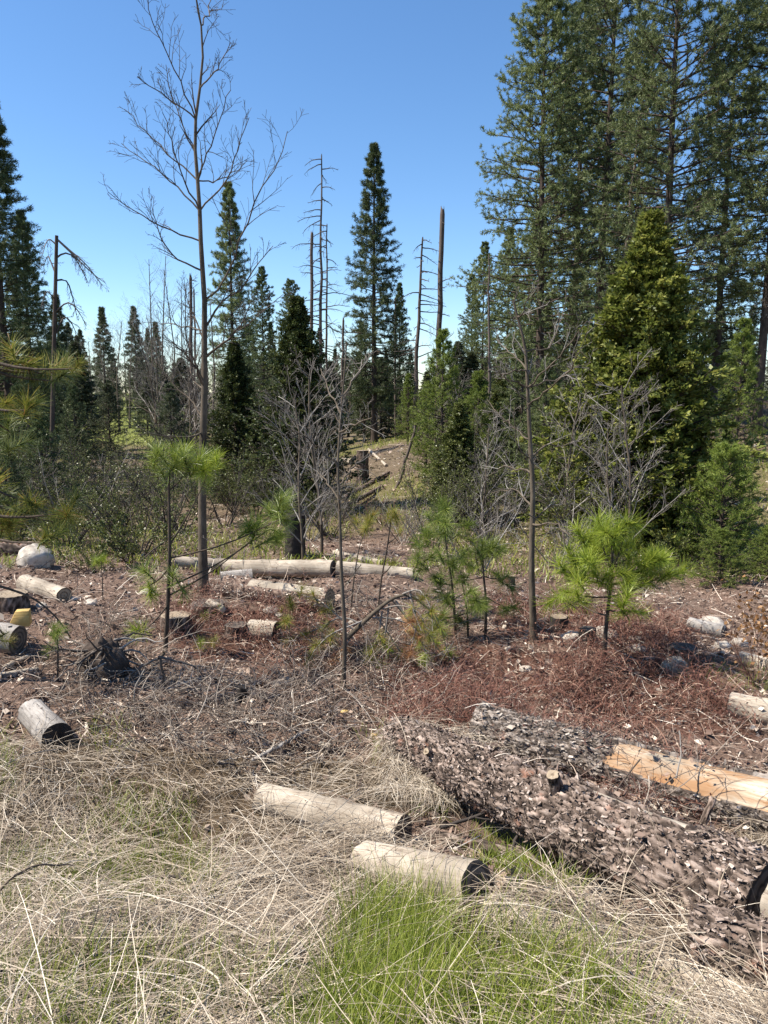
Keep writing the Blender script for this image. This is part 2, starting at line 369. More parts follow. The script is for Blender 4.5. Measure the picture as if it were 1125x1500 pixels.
REG_STRAW = [[(-80, 1110), (120, 1090), (360, 1110), (380, 1180), (560, 1230), (640, 1300), (800, 1310), (900, 1350), (1010, 1360), (1020, 1420), (1200, 1490), (1500, 1500), (1500, 1900), (-450, 1900), (-450, 1120)],
             [(545, 1085), (640, 1070), (725, 1110), (740, 1160), (660, 1200), (560, 1190)],
             [(1050, 1190), (1200, 1180), (1200, 1260), (1090, 1260)],
             [(380, 1120), (550, 1110), (560, 1190), (400, 1170)]]
REG_BRUSH = [[(560, 1010), (700, 1000), (740, 1060), (840, 1100), (720, 1110), (590, 1080)],
             [(830, 1110), (920, 1115), (1010, 1150), (1000, 1200), (880, 1190)],
             [(690, 950), (900, 960), (1010, 990), (1080, 1040), (1125, 1090), (1000, 1075), (850, 1040), (690, 1010)],
             [(860, 900), (1010, 920), (1040, 980), (900, 975)], [(560, 930), (700, 940), (690, 1010), (560, 1000)],
             [(250, 880), (520, 900), (520, 985), (260, 960)], [(720, 880), (880, 885), (860, 945), (720, 940)]]
REG_BRUSH.append([(740, 1075), (830, 1095), (960, 1140), (1060, 1190), (1010, 1215), (900, 1190), (780, 1140)])
REG_FIELD = [[(90, 605), (290, 605), (300, 690), (60, 690)]]
def inany(u, v, regs):
    r = np.zeros(np.shape(u), bool)
    for p in regs: r |= inpoly(u, v, p)
    return r

# ------------------------------------------------------------------ ground
def graded(lo, hi, fine0, fine1, step, grow=1.12):
    c = list(np.arange(fine0, fine1 + 1e-6, step)); s_ = step
    while c[-1] < hi: s_ *= grow; c.append(c[-1] + s_)
    s_ = step; left = [fine0]
    while left[-1] > lo: s_ *= grow; left.append(left[-1] - s_)
    return np.array(left[::-1][:-1] + c)
gx = graded(-1500, 1500, -5, 6, .09, 1.10); gy = graded(-60, 2500, 1.2, 13, .09, 1.06)
X, Y = np.meshgrid(gx, gy); Z = height(X, Y)
Z = Z + .05 * (fbm(X * 5, Y * 5, o=3, seed=21) - .5) * (1 - sstep(15, 30, Y))
acc = Acc(); ny, nx = X.shape; i = np.arange(ny - 1)[:, None] * nx + np.arange(nx - 1)[None]
acc.add(np.stack([X, Y, Z], -1), np.stack([i, i + 1, i + nx + 1, i + nx], -1).reshape(-1, 4))
gme = acc.mesh('ground', M['floor'], True)
u, v = project(np.stack([X, Y, Z], -1)); front = Y > .5
nz = fbm(X * .9, Y * .9, o=4, seed=31); nz2 = fbm(X * .25, Y * .25, o=3, seed=37)
col = np.zeros(X.shape + (3,)); duff = np.array([.215, .150, .120]); straw = np.array([.17, .125, .082]); moss = np.array([.13, .135, .048]); red = np.array([.155, .085, .064])
col[:] = duff
far = sstep(14, 24, Y); col = col * (1 - far[..., None]) + far[..., None] * np.array([.165, .130, .090])
g = sstep(.50, .62, nz2) * sstep(12, 18, Y); col = col * (1 - g[..., None]) + g[..., None] * np.array([.17, .15, .075])
st = inany(u + 60 * (nz - .5), v + 60 * (nz - .5), REG_STRAW) & front; col[st] = straw * .8
br = inany(u + 50 * (nz - .5), v + 40 * (nz - .5), REG_BRUSH) & front; col[br] = red
gr = inany(u, v, REG_GREEN) & front; col[gr] = np.array([.13, .125, .05])
col[Y < 1.2] = straw * .8
fld = sstep(50, 56, Y + 6 * nz) * sstep(-.50, -.44, X / np.maximum(Y, 1)) * (1 - sstep(-.27, -.20, X / np.maximum(Y, 1))); col = col * (1 - fld[..., None]) + fld[..., None] * np.array([.20, .225, .060])
a = gme.attributes.new('zone', 'FLOAT_COLOR', 'POINT')
a.data.foreach_set('color', np.concatenate([col, np.ones(X.shape + (1,))], -1).astype(np.float32).ravel())
go = link('ground', gme); go['kind'] = 'structure'
print('ground', time.time() - T0, len(gx), len(gy))

# ------------------------------------------------------------------ conifers
def conifer(H, crown0, spread, nb, r0, kind, nd=9, nl=.16, nw=.022, sub=6, up=.35, sag=-.1, prof=.8, bare=0, matf=None, dens=1.):
    """returns (trunk mesh, crown mesh) of a conifer of height H standing at the origin"""
    K = 12; zs = np.linspace(0, 1, K); bend = np.cumsum(rng.normal(size=(K, 2)) * .006 * H / K, 0)
    P = np.stack([bend[:, 0], bend[:, 1], zs * H - .15], -1); Rt = r0 * (1 - zs)**.85 + .012; Rt[0] *= 1.25
    tr = Acc(); tubes(tr, P, Rt, 9)
    t = crown0 + (1 - crown0) * (np.arange(nb) + rng.random(nb)) / nb; t = np.minimum(t, .985)
    az = np.arange(nb) * 2.39996 + rng.normal(size=nb) * .35
    rel = (t - crown0) / (1 - crown0)
    L = spread * ((1 - rel)**prof) * ((.50 + .70 * rng.random(nb)) if kind == 'scale' else (.62 + .58 * rng.random(nb))) * np.minimum(1, .6 + rel * 2.2) + .12
    el = up * (.3 + 1.0 * rel) + rng.normal(size=nb) * .10 - .12 * (1 - rel)
    Kb = 6; b0 = interp(P[None], t[None])[0]; B = np.zeros((nb, Kb, 3)); B[:, 0] = b0
    for k in range(1, Kb):
        e = el + sag * math.sin(k / Kb * 3.1) + .10 * (k / Kb) * 3 * up
        d = np.stack([np.cos(az) * np.cos(e), np.sin(az) * np.cos(e), np.sin(e)], -1); d = unit(d + rng.normal(size=(nb, 3)) * .07)
        B[:, k] = B[:, k - 1] + d * (L / (Kb - 1))[:, None]
    RB = (np.minimum(.012 * L + .008, .05))[:, None] * np.linspace(1, .3, Kb)[None]
    tubes(tr, B, RB, 4, 1)
    if bare:
        t2 = crown0 * (.35 + .65 * rng.random(bare)); a2 = rng.random(bare) * 6.28; L2 = spread * (.25 + .5 * rng.random(bare))
        q0 = interp(P[None], t2[None])[0]; Q = np.zeros((bare, 5, 3)); Q[:, 0] = q0
        for k in range(1, 5):
            e = -.15 + .1 * rng.normal(size=bare) - .08 * k
            Q[:, k] = Q[:, k - 1] + unit(np.stack([np.cos(a2), np.sin(a2), np.tan(e)], -1) + rng.normal(size=(bare, 3)) * .1) * (L2 / 4)[:, None]
        RQ = np.full((bare, 1), .02) * np.linspace(1, .25, 5)[None]; tubes(tr, Q, RQ, 4, 2)
        q, rq = spawn(Q, RQ, 4, .4, .9, 0, 4); tubes(tr, q, rq, 3, 2)
    S, RS = spawn(B, RB, sub, .50, .85, .08, 4, .22, 1., .12, .7, .4, .5, .55)
    tubes(tr, S, np.maximum(RS, .004), 3, 1)
    cr = Acc()
    def clump(Q, m, tlo):
        tt = tlo + (1 - tlo) * (np.arange(m)[None] + rng.random((len(Q), m))) / m
        b = interp(Q, tt).reshape(-1, 3); D = unit(interp(Q, np.minimum(tt + .15, 1)) - interp(Q, np.maximum(tt - .15, 0))).reshape(-1, 3)
        keep = rng.random(len(b)) < dens
        b, D = b[keep], D[keep]
        ti = np.clip(.5 + .22 * rng.normal(size=len(b)), 0, 1)
        if kind == 'needle': needles(cr, b, D, nd, nl, nw, .9, ti, 0, nl * .22, .18)
        else:
            for j in range(nd):
                d = unit(D * .75 + rng.normal(size=b.shape) * .48 + np.array([0, 0, .12])); leaves(cr, b + rng.normal(size=b.shape) * nl * .3, d, nl * (.6 + .7 * rng.random(len(b))), nw * (.6 + .8 * rng.random(len(b))), np.clip(ti + .18 * rng.normal(size=len(b)), 0, 1))
    clump(S, 4, .15); clump(B, 5, .35)
    top = P[-3:].copy()[None]; clump(np.repeat(top, 6, 0), 4, 0)
    n_ = 'conifer'
    return (tr.mesh(n_ + '_trunk', [M['bark'], M['bark'], M['twig']], True), cr.mesh(n_ + '_crown', matf or M['pine']))
def place_tree(name, label, cat, meshes, H0, u, Y, top, w=1., group=None, rot=None, lean=(0, 0), mat=None, sink=0.):
    p = at(u, .45 * top + .55 * 680, Y); gz = float(height(p[0], Y)); tz = at(u, top, Y)[2]; s_ = (tz - gz) / H0
    r = thing(name, label, cat, (p[0], Y, gz - sink), (lean[0], lean[1], rng.random() * 6.28 if rot is None else rot), (w * s_, w * s_, s_), group)
    link('trunk', meshes[0], r); c = link('crown', meshes[1], r)
    if mat is not None:
        c.material_slots[0].link = 'OBJECT'; c.material_slots[0].material = mat
    return r
V = {}
V['pineA'] = conifer(24, .22, 4.6, 170, .26, 'needle', 15, .17, .036, 9, .42, -.05, .55, 26)
V['pineB'] = conifer(24, .30, 3.9, 150, .24, 'needle', 15, .17, .036, 9, .36, -.05, .50, 30)
V['pineC'] = conifer(23, .12, 3.5, 180, .20, 'needle', 15, .17, .036, 9, .38, -.05, .60, 22)
V['firA'] = conifer(20, .14, 2.9, 210, .23, 'needle', 12, .20, .034, 7, .30, -.10, .75, 14, M['fir'])
V['farA'] = conifer(18, .08, 3.2, 130, .2, 'needle', 8, .30, .075, 5, .25, -.1, 1.0, 0, M['far'])
V['farB'] = conifer(18, .20, 2.7, 110, .2, 'needle', 8, .30, .075, 5, .3, -.1, .7, 0, M['far'])
V['farC'] = conifer(18, .02, 3.4, 140, .18, 'needle', 8, .34, .08, 5, .3, -.1, .9, 0, M['far'])
V['cedarA'] = conifer(7, .02, 2.15, 480, .13, 'scale', 9, .095, .050, 5, .70, 0, 1.05, 0, M['cedar'])
V['cedarB'] = conifer(8, .03, 2.1, 330, .13, 'scale', 7, .10, .046, 5, .55, 0, .95, 6, M['cedar_shaded'])
V['youngA'] = conifer(5.5, .06, 1.45, 110, .06, 'needle', 12, .085, .014, 6, .45, 0, .8, 0, M['young'])
V['youngB'] = conifer(1.9, .08, .85, 75, .03, 'needle', 13, .060, .008, 6, .55, 0, .75, 0, M['young'])
print('conifers', time.time() - T0)

# tall pines on the right, each with its own place in the stand
big = [('pineA', 798, 29, -40, 1.0, 'tall pine with open grey-green branches reaching out over the sky, outermost of the stand', (0, .02)),
       ('pineB', 880, 31, -150, .95, 'tall dark-stemmed pine rising beside the thin leaning dead pole', (0, .03)),
       ('pineC', 846, 34, -60, 1.0, 'dense pine crowded between the tallest pines of the stand', (0, .0)),
       ('pineA', 985, 25, -190, .9, 'tallest pine with a bare dark trunk rising straight behind the bright cedar', (0, .02)),
       ('pineC', 1062, 30, -80, 1.0, 'slender pine standing behind the tallest pine and the young green firs', (0, 0)),
       ('pineB', 1130, 24, -110, 1.0, 'tall pine with thin hanging foliage above the shady bank', (0, .0)),
       ('pineB', 930, 40, 60, 1.0, 'pine partly hidden behind the dark trunks of the tall stand', (0, 0)),
       ('pineC', 785, 36, 300, .95, 'lower grey-green pine at the foot of the tall stand', (0, 0)),
       ('pineC', 742, 38, 330, .9, 'slim lower pine beside the dark leafless pole', (0, 0)),
       ('pineA', 1225, 30, -60, 1.0, 'tall pine standing past the shady bank', (0, 0))]
for i, (k, u, Yd, top, ww, lab, ln) in enumerate(big):
    place_tree('pine_tree', lab, 'tree', V[k], {'pineA': 24, 'pineB': 24, 'pineC': 23}[k], u, Yd, top, ww, lean=ln)
place_tree('pine_tree', 'tall solitary dark green conifer with a full pointed crown in the clearing', 'tree', V['firA'], 20, 548, 46, 205, .92)
place_tree('pine_tree', 'grey-green pointed conifer behind the bare oak limbs', 'tree', V['firA'], 20, 341, 52, 262, .85, mat=M['pine'])
place_tree('pine_tree', 'dark conifer with rounded top between the pointed conifer and the dark cedar', 'tree', V['pineC'], 23, 386, 42, 388, .9, mat=M['fir'])
place_tree('pine_tree', 'conifer with a loose tufted top rising out of the dark cedar', 'tree', V['pineB'], 24, 428, 34, 408, .8, mat=M['fir'])
place_tree('pine_tree', 'tall dark conifer cut by the edge of the clearing behind the drooping snag', 'tree', V['firA'], 20, 2, 27, 120, 1.0)
place_tree('pine_tree', 'dark conifer next to the drooping broken snag', 'tree', V['firA'], 20, 44, 31, 305, .95)
place_tree('pine_tree', 'small dark conifer just behind the solitary conifer', 'tree', V['firA'], 20, 585, 56, 412, .8)
place_tree('pine_tree', 'grey-green pine close behind the thick broken pole', 'tree', V['pineC'], 23, 706, 44, 352, .85)
place_tree('pine_tree', 'grey-green pine beside the slim dark pole', 'tree', V['pineC'], 23, 690, 50, 400, .85)
# forest edge across the field
k = 0
for u in np.concatenate([np.linspace(-140, 520, 26), np.linspace(500, 1260, 24)]):
    Yd = rng.uniform(96, 130); top = rng.uniform(470, 545); vk = ('farA', 'farB')[k % 2]; k += 1
    if 560 < u < 680: top = rng.uniform(510, 560)
    place_tree('conifer', 'conifer in the distant forest edge beyond the field', 'tree', V[vk], 18, u + rng.uniform(-12, 12), Yd, top, rng.uniform(.8, 1.25), 'conifers of the distant forest edge')
for u in np.linspace(-160, 1290, 46):
    place_tree('conifer', 'broad low-skirted conifer of the distant forest beyond the clearing', 'tree', V['farC'], 18, u + rng.uniform(-12, 12), rng.uniform(104, 145), rng.uniform(505, 550), rng.uniform(1.3, 2.0), 'broad conifers of the distant forest')
for u, Yd, top, lab in [(155, 78, 448, 'pointed conifer at the field edge, taller than its bare neighbours'), (201, 82, 447, 'twin pointed conifer beside the tallest one at the field edge'),
                        (232, 84, 470, 'short narrow conifer at the field edge near the bare twiggy trees'), (118, 88, 490, 'low dark conifer at the field edge behind the drooping snag')]:
    place_tree('conifer', lab, 'tree', V['farA'], 18, u, Yd, top, 1.1)
for u in np.linspace(300, 780, 17):
    place_tree('conifer', 'mid-height conifer in the woods behind the clearing', 'tree', V[('farA', 'farB')[rng.integers(2)]], 18, u + rng.uniform(-12, 12), rng.uniform(60, 80), rng.uniform(500, 560), rng.uniform(.8, 1.1), 'conifers behind the clearing')
for u in np.linspace(790, 1200, 12):
    place_tree('conifer', 'conifer in the deep woods behind the tall pines', 'tree', V[('farA', 'farB')[rng.integers(2)]], 18, u + rng.uniform(-15, 15), rng.uniform(48, 66), rng.uniform(380, 500), rng.uniform(.9, 1.2), 'conifers behind the tall pines')
for u in np.linspace(-120, 90, 6):
    place_tree('conifer', 'conifer in the dark woods behind the drooping snag', 'tree', V[('farA', 'farB')[rng.integers(2)]], 18, u, rng.uniform(40, 52), rng.uniform(420, 520), rng.uniform(.9, 1.2), 'conifers behind the drooping snag')
for u, yl, yh, tl, th_, lab, grp, k_ in [(np.linspace(210, 700, 22), 48, 62, 520, 575, 'low conifer in the dense thicket behind the clearing', 'low conifers of the thicket', .9), (np.linspace(660, 1180, 18), 36, 50, 470, 560, 'low conifer under the tall pines', 'low conifers under the tall pines', 1.1), (np.linspace(-130, 110, 8), 30, 44, 470, 560, 'low conifer in the dark woods by the field', 'low conifers in the dark woods', 1.)]:
    for uu in u: place_tree('conifer', lab, 'tree', V[('farA', 'farC')[rng.integers(2)]], 18, uu + rng.uniform(-14, 14), rng.uniform(yl, yh), rng.uniform(tl, th_), rng.uniform(1.5, 2.3) * k_, grp)
# cedars and young conifers
def cedar(lab, k, u, Yd, top, ww, H0, **kw): return place_tree('cedar_tree', lab, 'tree', V[k], H0, u, Yd, top, ww, **kw)
cedar('large bright yellow-green cedar, a dense cone in front of the tall pines', 'cedarA', 946, 15.5, 308, 1.32, 7)
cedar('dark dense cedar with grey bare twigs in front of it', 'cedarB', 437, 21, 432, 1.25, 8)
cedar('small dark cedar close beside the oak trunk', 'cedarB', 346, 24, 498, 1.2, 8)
cedar('slim green cedar below the thick broken pole', 'youngA', 648, 24, 478, 1.0, 5.5)
cedar('low leafy cedar in front of the slim green cedar', 'cedarA', 672, 19, 590, 1.35, 7, mat=M['leaf'])
cedar('young cedar behind the bare tree beside the clearing', 'cedarA', 735, 23, 540, 1.3, 7, mat=M['leaf'])
def yng(lab, k, u, Yd, top, ww, H0, **kw): return place_tree('young_conifer', lab, 'tree', V[k], H0, u, Yd, top, ww, **kw)
yng('bright young conifer standing on the shady bank', 'youngA', 1083, 22, 462, .95, 5.5)
yng('tidy small fir with upswept branches at the foot of the bank', 'youngB', 1064, 13.2, 645, .95, 1.9)
yng('low spreading bushy fir at the foot of the bank', 'youngB', 1062, 11.6, 772, 1.2, 1.9)
yng('bushy young fir half outside the clearing below the bank', 'youngB', 1135, 12.2, 768, 1.1, 1.9)
yng('young conifer among the shrubs near the drooping snag', 'youngA', 30, 19, 560, .9, 5.5, mat=M['fir'])
yng('young dark conifer left of the drooping snag', 'youngA', 110, 24, 560, .9, 5.5, mat=M['fir'])
for u, Yd, top, ww, mm, lab in [(700, 21, 540, 1.1, 'young', 'green young conifer between the low leafy cedar and the dark-stemmed tree'), (625, 26, 560, 1.0, 'young', 'young conifer at the top of the open slope by the poles'), (800, 19, 520, 1.1, 'pine', 'loose grey-green young conifer beside the lit foot of the bright cedar'), (765, 21, 500, 1.1, 'pine', 'grey-green young conifer behind the leafless dark-stemmed tree'), (250, 26, 560, 1.1, 'far', 'dull young conifer in the thicket by the two-headed sapling'),
        (400, 25, 560, 1.1, 'far', 'dull young conifer between the small and the large dark cedar'), (160, 34, 560, 1.2, 'far', 'young conifer at the near edge of the field'), (1010, 19, 560, 1.2, 'fir', 'dark young conifer in the shade beside the bright cedar'), (60, 16, 600, 1.2, 'fir', 'dark young conifer close by the drooping snag'), (5, 14, 640, 1.2, 'fir', 'dark bushy conifer behind the boughs of the edge pine')]: yng(lab, 'youngA', u, Yd, top, ww, 5.5, mat=M[mm])
yng('young conifer below the solitary conifer', 'youngA', 640, 34, 555, .9, 5.5)
yng('young yellow-green conifer among the poles', 'youngA', 598, 38, 545, .9, 5.5)

# ------------------------------------------------------------------ dead snags and bare trees
def line_px(pts, Y, dy=None):
    dy = dy if dy is not None else [0] * len(pts)
    return np.array([at(u, v, Y + d) for (u, v), d in zip(pts, dy)])
def resample(P, K):
    P = np.asarray(P, float); s_ = np.r_[0, np.cumsum(np.linalg.norm(np.diff(P, axis=0), axis=1))]; t = np.linspace(0, s_[-1], K)
    for _ in range(1): Q = np.stack([np.interp(t, s_, P[:, j]) for j in range(3)], -1)
    Q[1:-1] = .25 * Q[:-2] + .5 * Q[1:-1] + .25 * Q[2:]
    return Q
def branchset(acc, P, Rr, counts, fr, spread=.75, up=.25, wig=.14, mat=0, sides=(5, 4, 3), tmin=.25):
    for n_, f_, s_ in zip(counts, fr, sides[1:] + (3,)):
        P, Rr = spawn(P, Rr, n_, f_, spread, up, 5, tmin, 1., wig, .62, .3)
        tubes(acc, P, np.maximum(Rr, .0022), s_, mat)
    return P, Rr
def snag(lab, pts, Yd, r0, r1, nbr, blen, droop=0., name='dead_snag', sink=.2, brk=True, mat=None, bup=.0, t0=.2):
    P = line_px(pts, Yd); base = P[0].copy(); gz = float(height(base[0], Yd)); base[2] = gz
    P = P - base; P[0, 2] = -sink; P = resample(P, 14); P[1:-1, :2] += rng.normal(size=(12, 2)) * .02
    root = thing(name, lab, 'dead tree', base); a_ = Acc(); Rt = np.linspace(r0, r1, 14); tubes(a_, P, Rt, 10)
    # jagged broken top
    th = np.arange(10) * .628; tip = P[-1] + np.stack([np.cos(th) * r1 * .6, np.sin(th) * r1 * .6, r1 * (1 + 3 * rng.random(10))], -1)
    ring = np.stack([np.cos(th) * r1, np.sin(th) * r1, np.zeros(10)], -1) + P[-1]
    a_.add(np.concatenate([ring, tip]), [[j, (j + 1) % 10, 10 + (j + 1) % 10, 10 + j] for j in range(10)], .5)
    link('trunk', a_.mesh('snag_trunk', mat or M['snag'], True), root)
    for j in range(nbr):
        t = t0 + (1 - t0) * (j + rng.random()) / nbr; b = interp(P[None], np.array([[t]]))[0, 0]; az = rng.random() * 6.28
        L = blen * (.4 + .9 * rng.random()) * (1.15 - .6 * t); d = np.array([math.cos(az), math.sin(az), bup + rng.normal() * .12])
        q = wiggle_line(b, d, L, 7, .10, -droop); a2 = Acc(); rr = np.linspace(min(.030, r0 * .35), .009, 7); tubes(a2, q, rr, 4)
        s_, rs = spawn(q[None], rr[None], 5, .32, .8, 0, 4, .3); tubes(a2, s_, np.maximum(rs, .006), 3)
        link('dead_branch', a2.mesh('dead_branch', M['twig_dark']), root)
    return root
snag('thick leafless pole with a broken top, stoutest of the dead poles', [(640, 640), (643, 480), (648, 315)], 38, .145, .115, 8, 1.0)
snag('slender dead tree with many short side twigs beside the thick broken pole', [(606, 650), (612, 500), (619, 350)], 38, .14, .04, 40, 1.5, .3)
snag('tallest dead tree of the trio, feathered with thin bare branches', [(468, 640), (470, 450), (471, 228)], 42, .13, .03, 46, 2.1, .9, bup=.15)
snag('shorter dead pole with a broken top in the trio', [(457, 640), (457, 480), (457, 345)], 42, .11, .08, 14, 1.6, .5)
snag('thin dead pole with fine branches in the trio', [(478, 640), (478, 480), (479, 330)], 43, .09, .03, 34, 1.8, .6, bup=.1)
snag('slim dark dead pole in front of the grey-green pines', [(718, 690), (717, 520), (716, 375)], 26, .07, .02, 22, .8)
snag('paired dead pole with broken top behind the oak trunk', [(279, 640), (280, 520), (279, 408)], 40, .11, .07, 6, .8)
snag('thinner pole of the pair behind the oak trunk', [(286, 640), (285, 520), (284, 425)], 41, .08, .04, 5, .7)
snag('thin dead pole leaning among the tall pines', [(905, 600), (916, 380), (936, 165)], 27, .11, .03, 14, .8)
snag('dark pole in the woods near the solitary conifer', [(500, 640), (501, 560), (503, 470)], 44, .12, .06, 5, .6)
snag('small dead pole behind the solitary conifer', [(580, 600), (579, 520), (579, 440)], 50, .10, .05, 5, .6)
snag('dead thin trunk propped aslant below the dark feathered pole', [(576, 745), (590, 690), (608, 630)], 24, .05, .045, 2, .4, t0=.5)
# drooping broken snag
P = line_px([(71, 742), (77, 600), (80, 470), (83, 345)], 17.5); base = P[0].copy(); base[2] = float(height(base[0], 17.5)); P = P - base; P[0, 2] = -.2; P = resample(P, 12)
root = thing('dead_snag', 'thin dark snag with a snapped top and long drooping branches', 'dead tree', base)
a_ = Acc(); tubes(a_, P, np.linspace(.062, .036, 12), 9); link('trunk', a_.mesh('snag_trunk', M['bark'], True), root)
for t, px in [(.99, [(83, 348), (100, 365), (125, 385), (150, 418)]), (.99, [(83, 348), (112, 378), (140, 405), (155, 415)]), (.93, [(82, 372), (95, 368), (110, 376), (122, 400), (128, 412)]), (.86, [(81, 400), (98, 408), (108, 440), (112, 462)]), (.76, [(81, 430), (100, 440), (115, 455), (127, 478)]),
              (.68, [(80, 455), (95, 458), (110, 480), (114, 505)]), (.97, [(83, 352), (72, 348), (66, 358), (63, 372)]), (.88, [(82, 372), (70, 372), (64, 390)]), (.8, [(81, 420), (68, 424), (60, 450)])]:
    b = interp(P[None], np.array([[t]]))[0, 0]; q = line_px(px, 17.5, np.linspace(0, rng.normal() * .5, len(px))) - base; q[0] = b; q = resample(q, 9)
    a2 = Acc(); rr = np.linspace(.022, .006, 9); tubes(a2, q, rr, 4); s_, rs = spawn(q[None], rr[None], 10, .30, .8, -.35, 5, .3, curl=-.6); tubes(a2, s_, np.maximum(rs, .0035), 3)
    s2, r2 = spawn(s_, rs, 4, .5, .7, -.2, 4); tubes(a2, s2, np.maximum(r2, .003), 3)
    link('dead_branch', a2.mesh('dead_branch', M['twig'] if t > .9 else M['twig_dark']), root)

def bare_tree(lab, trunk, Yd, r0, r1, limbs, auto=0, autolen=1., mat='bark_oak', name='bare_tree', counts=(7, 4), fr=(.42, .45), rl=.3, up=.25, tmat='twig_dark', lower=(.3, .9), autoup=.5):
    if Yd < 15: Yd = float(ground(*trunk[0])[1])      # stands where its foot meets the ground in the photo
    P = line_px(trunk, Yd); base = P[0].copy(); base[2] = float(height(base[0], Yd)); P = P - base; P[0, 2] = -.15; P = resample(P, 22)
    root = thing(name, lab, 'tree', base); a_ = Acc(); Rt = r0 + (r1 - r0) * np.linspace(0, 1, 22)**.8; Rt[0] *= 1.35; Rt[1] *= 1.1
    tubes(a_, P, Rt, 11); tr = link('trunk', a_.mesh('bare_trunk', M[mat], True), root)
    a_ = Acc(); q, rq = spawn(P[None], Rt[None], 8, .10, .7, .3, 5, .7); tubes(a_, q, np.maximum(rq, .003), 4); branchset(a_, q, rq, (4, 3), (.4, .5)); link('top_twigs', a_.mesh('twigs', M[tmat]), root)['kind'] = 'stuff'
    zz = P[:, 2]
    for px in limbs:
        n_ = len(px); q = line_px(px, Yd, np.linspace(0, 1, n_) * rng.normal() * .8) - base
        j = int(np.argmin(np.linalg.norm(P - q[0], axis=1))); q[0] = P[j]; q = resample(q, 11)
        q[1:-1] += rng.normal(size=(9, 3)) * .012
        rr = np.linspace(max(Rt[j] * .45, .010), .004, 11); a2 = Acc(); tubes(a2, q, rr, 6)
        o_ = link('limb', a2.mesh('limb', M[mat], True), root)
        a3 = Acc(); branchset(a3, q[None], rr[None], counts, fr, .75, up); tw = link('twig_spray', a3.mesh('twigs', M[tmat]), o_); tw['kind'] = 'stuff'
    for j in range(auto):
        t = lower[0] + (lower[1] - lower[0]) * (j + rng.random()) / auto; b = interp(P[None], np.array([[t]]))[0, 0]; az = rng.random() * 6.28
        q = wiggle_line(b, (math.cos(az), math.sin(az), autoup + .3 * rng.normal()), autolen * (.5 + .8 * rng.random()) * (1.2 - .6 * t), 9, .14, .3)
        rr = np.linspace(max(float(np.interp(t, np.linspace(0, 1, 22), Rt)) * rl, .007), .004, 9); a2 = Acc(); tubes(a2, q, rr, 5)
        o_ = link('limb', a2.mesh('limb', M[mat], True), root)
        a3 = Acc(); branchset(a3, q[None], rr[None], counts, fr, .8, up); tw = link('twig_spray', a3.mesh('twigs', M[tmat]), o_); tw['kind'] = 'stuff'
    return root
bare_tree('tall leafless oak with a slightly crooked trunk and open spreading crown',
    [(298, 868), (296, 760), (297, 640), (301, 560), (297, 490), (304, 455), (293, 375), (294, 298), (289, 262), (282, 178), (291, 150), (298, 112), (299, 45), (286, -10)], 12.4, .070, .009,
    [[(303, 452), (322, 428), (345, 370), (368, 305), (386, 272), (408, 240), (421, 192)], [(290, 352), (245, 336), (200, 312), (158, 281)], [(291, 320), (258, 272), (216, 236), (178, 210)],
     [(289, 272), (262, 240), (218, 197), (182, 160)], [(282, 178), (242, 142), (201, 112)], [(281, 176), (262, 115), (242, 72), (219, 30), (217, 0)], [(288, 262), (301, 230), (316, 200), (327, 158), (338, 132)],
     [(294, 298), (322, 278), (342, 245), (351, 205), (365, 172)], [(298, 114), (325, 95), (338, 62)], [(295, 392), (262, 382), (236, 352), (222, 300)], [(298, 45), (305, 20), (308, -8)],
     [(297, 528), (326, 506), (352, 482), (372, 432)], [(292, 300), (262, 250), (250, 200), (238, 165)], [(296, 480), (325, 440), (350, 425), (400, 360)], [(298, 560), (275, 520), (250, 500)],
     [(290, 285), (310, 265), (330, 262), (362, 235)], [(287, 225), (270, 190), (247, 130), (243, 95)]],
    auto=7, autolen=1.5, lower=(.28, .5), counts=(11, 5), fr=(.36, .42))
bare_tree('leafless dark-stemmed tree with whitish crooked side branches near the bright sapling', [(783, 940), (778, 830), (781, 720), (775, 620), (771, 520), (765, 480), (757, 465), (752, 440)], 9.6, .046, .012,
    [[(773, 572), (800, 562), (835, 545), (866, 530)], [(778, 586), (798, 575), (838, 540), (850, 515)], [(771, 572), (746, 557), (720, 540)], [(772, 526), (800, 512), (818, 482), (828, 446)], [(757, 470), (768, 455), (776, 425)], [(771, 530), (752, 520), (727, 497)],
     [(768, 530), (750, 545), (722, 552)], [(780, 660), (800, 652), (830, 655), (850, 640)], [(778, 640), (750, 625), (725, 600)], [(779, 690), (745, 680), (712, 700)], [(779, 770), (812, 765), (840, 790)], [(779, 735), (755, 715), (720, 722)], [(772, 560), (800, 540), (840, 500), (860, 470)]],
    auto=6, autolen=.7, lower=(.3, .75), counts=(6, 4), fr=(.38, .45), tmat='twig')
bare_tree('thin leafless sapling rising before the dark cedar', [(502, 1010), (506, 930), (500, 840), (498, 760), (494, 680), (500, 600), (505, 540), (508, 500)], 7.6, .026, .006,
    [[(495, 690), (470, 660), (450, 640), (420, 625)], [(497, 640), (520, 620), (545, 612)], [(500, 600), (482, 570), (470, 540)], [(494, 700), (520, 680), (540, 665)], [(503, 570), (525, 545), (535, 520)], [(496, 740), (475, 700), (462, 690)]], auto=3, autolen=.5, counts=(6, 4), tmat='twig')
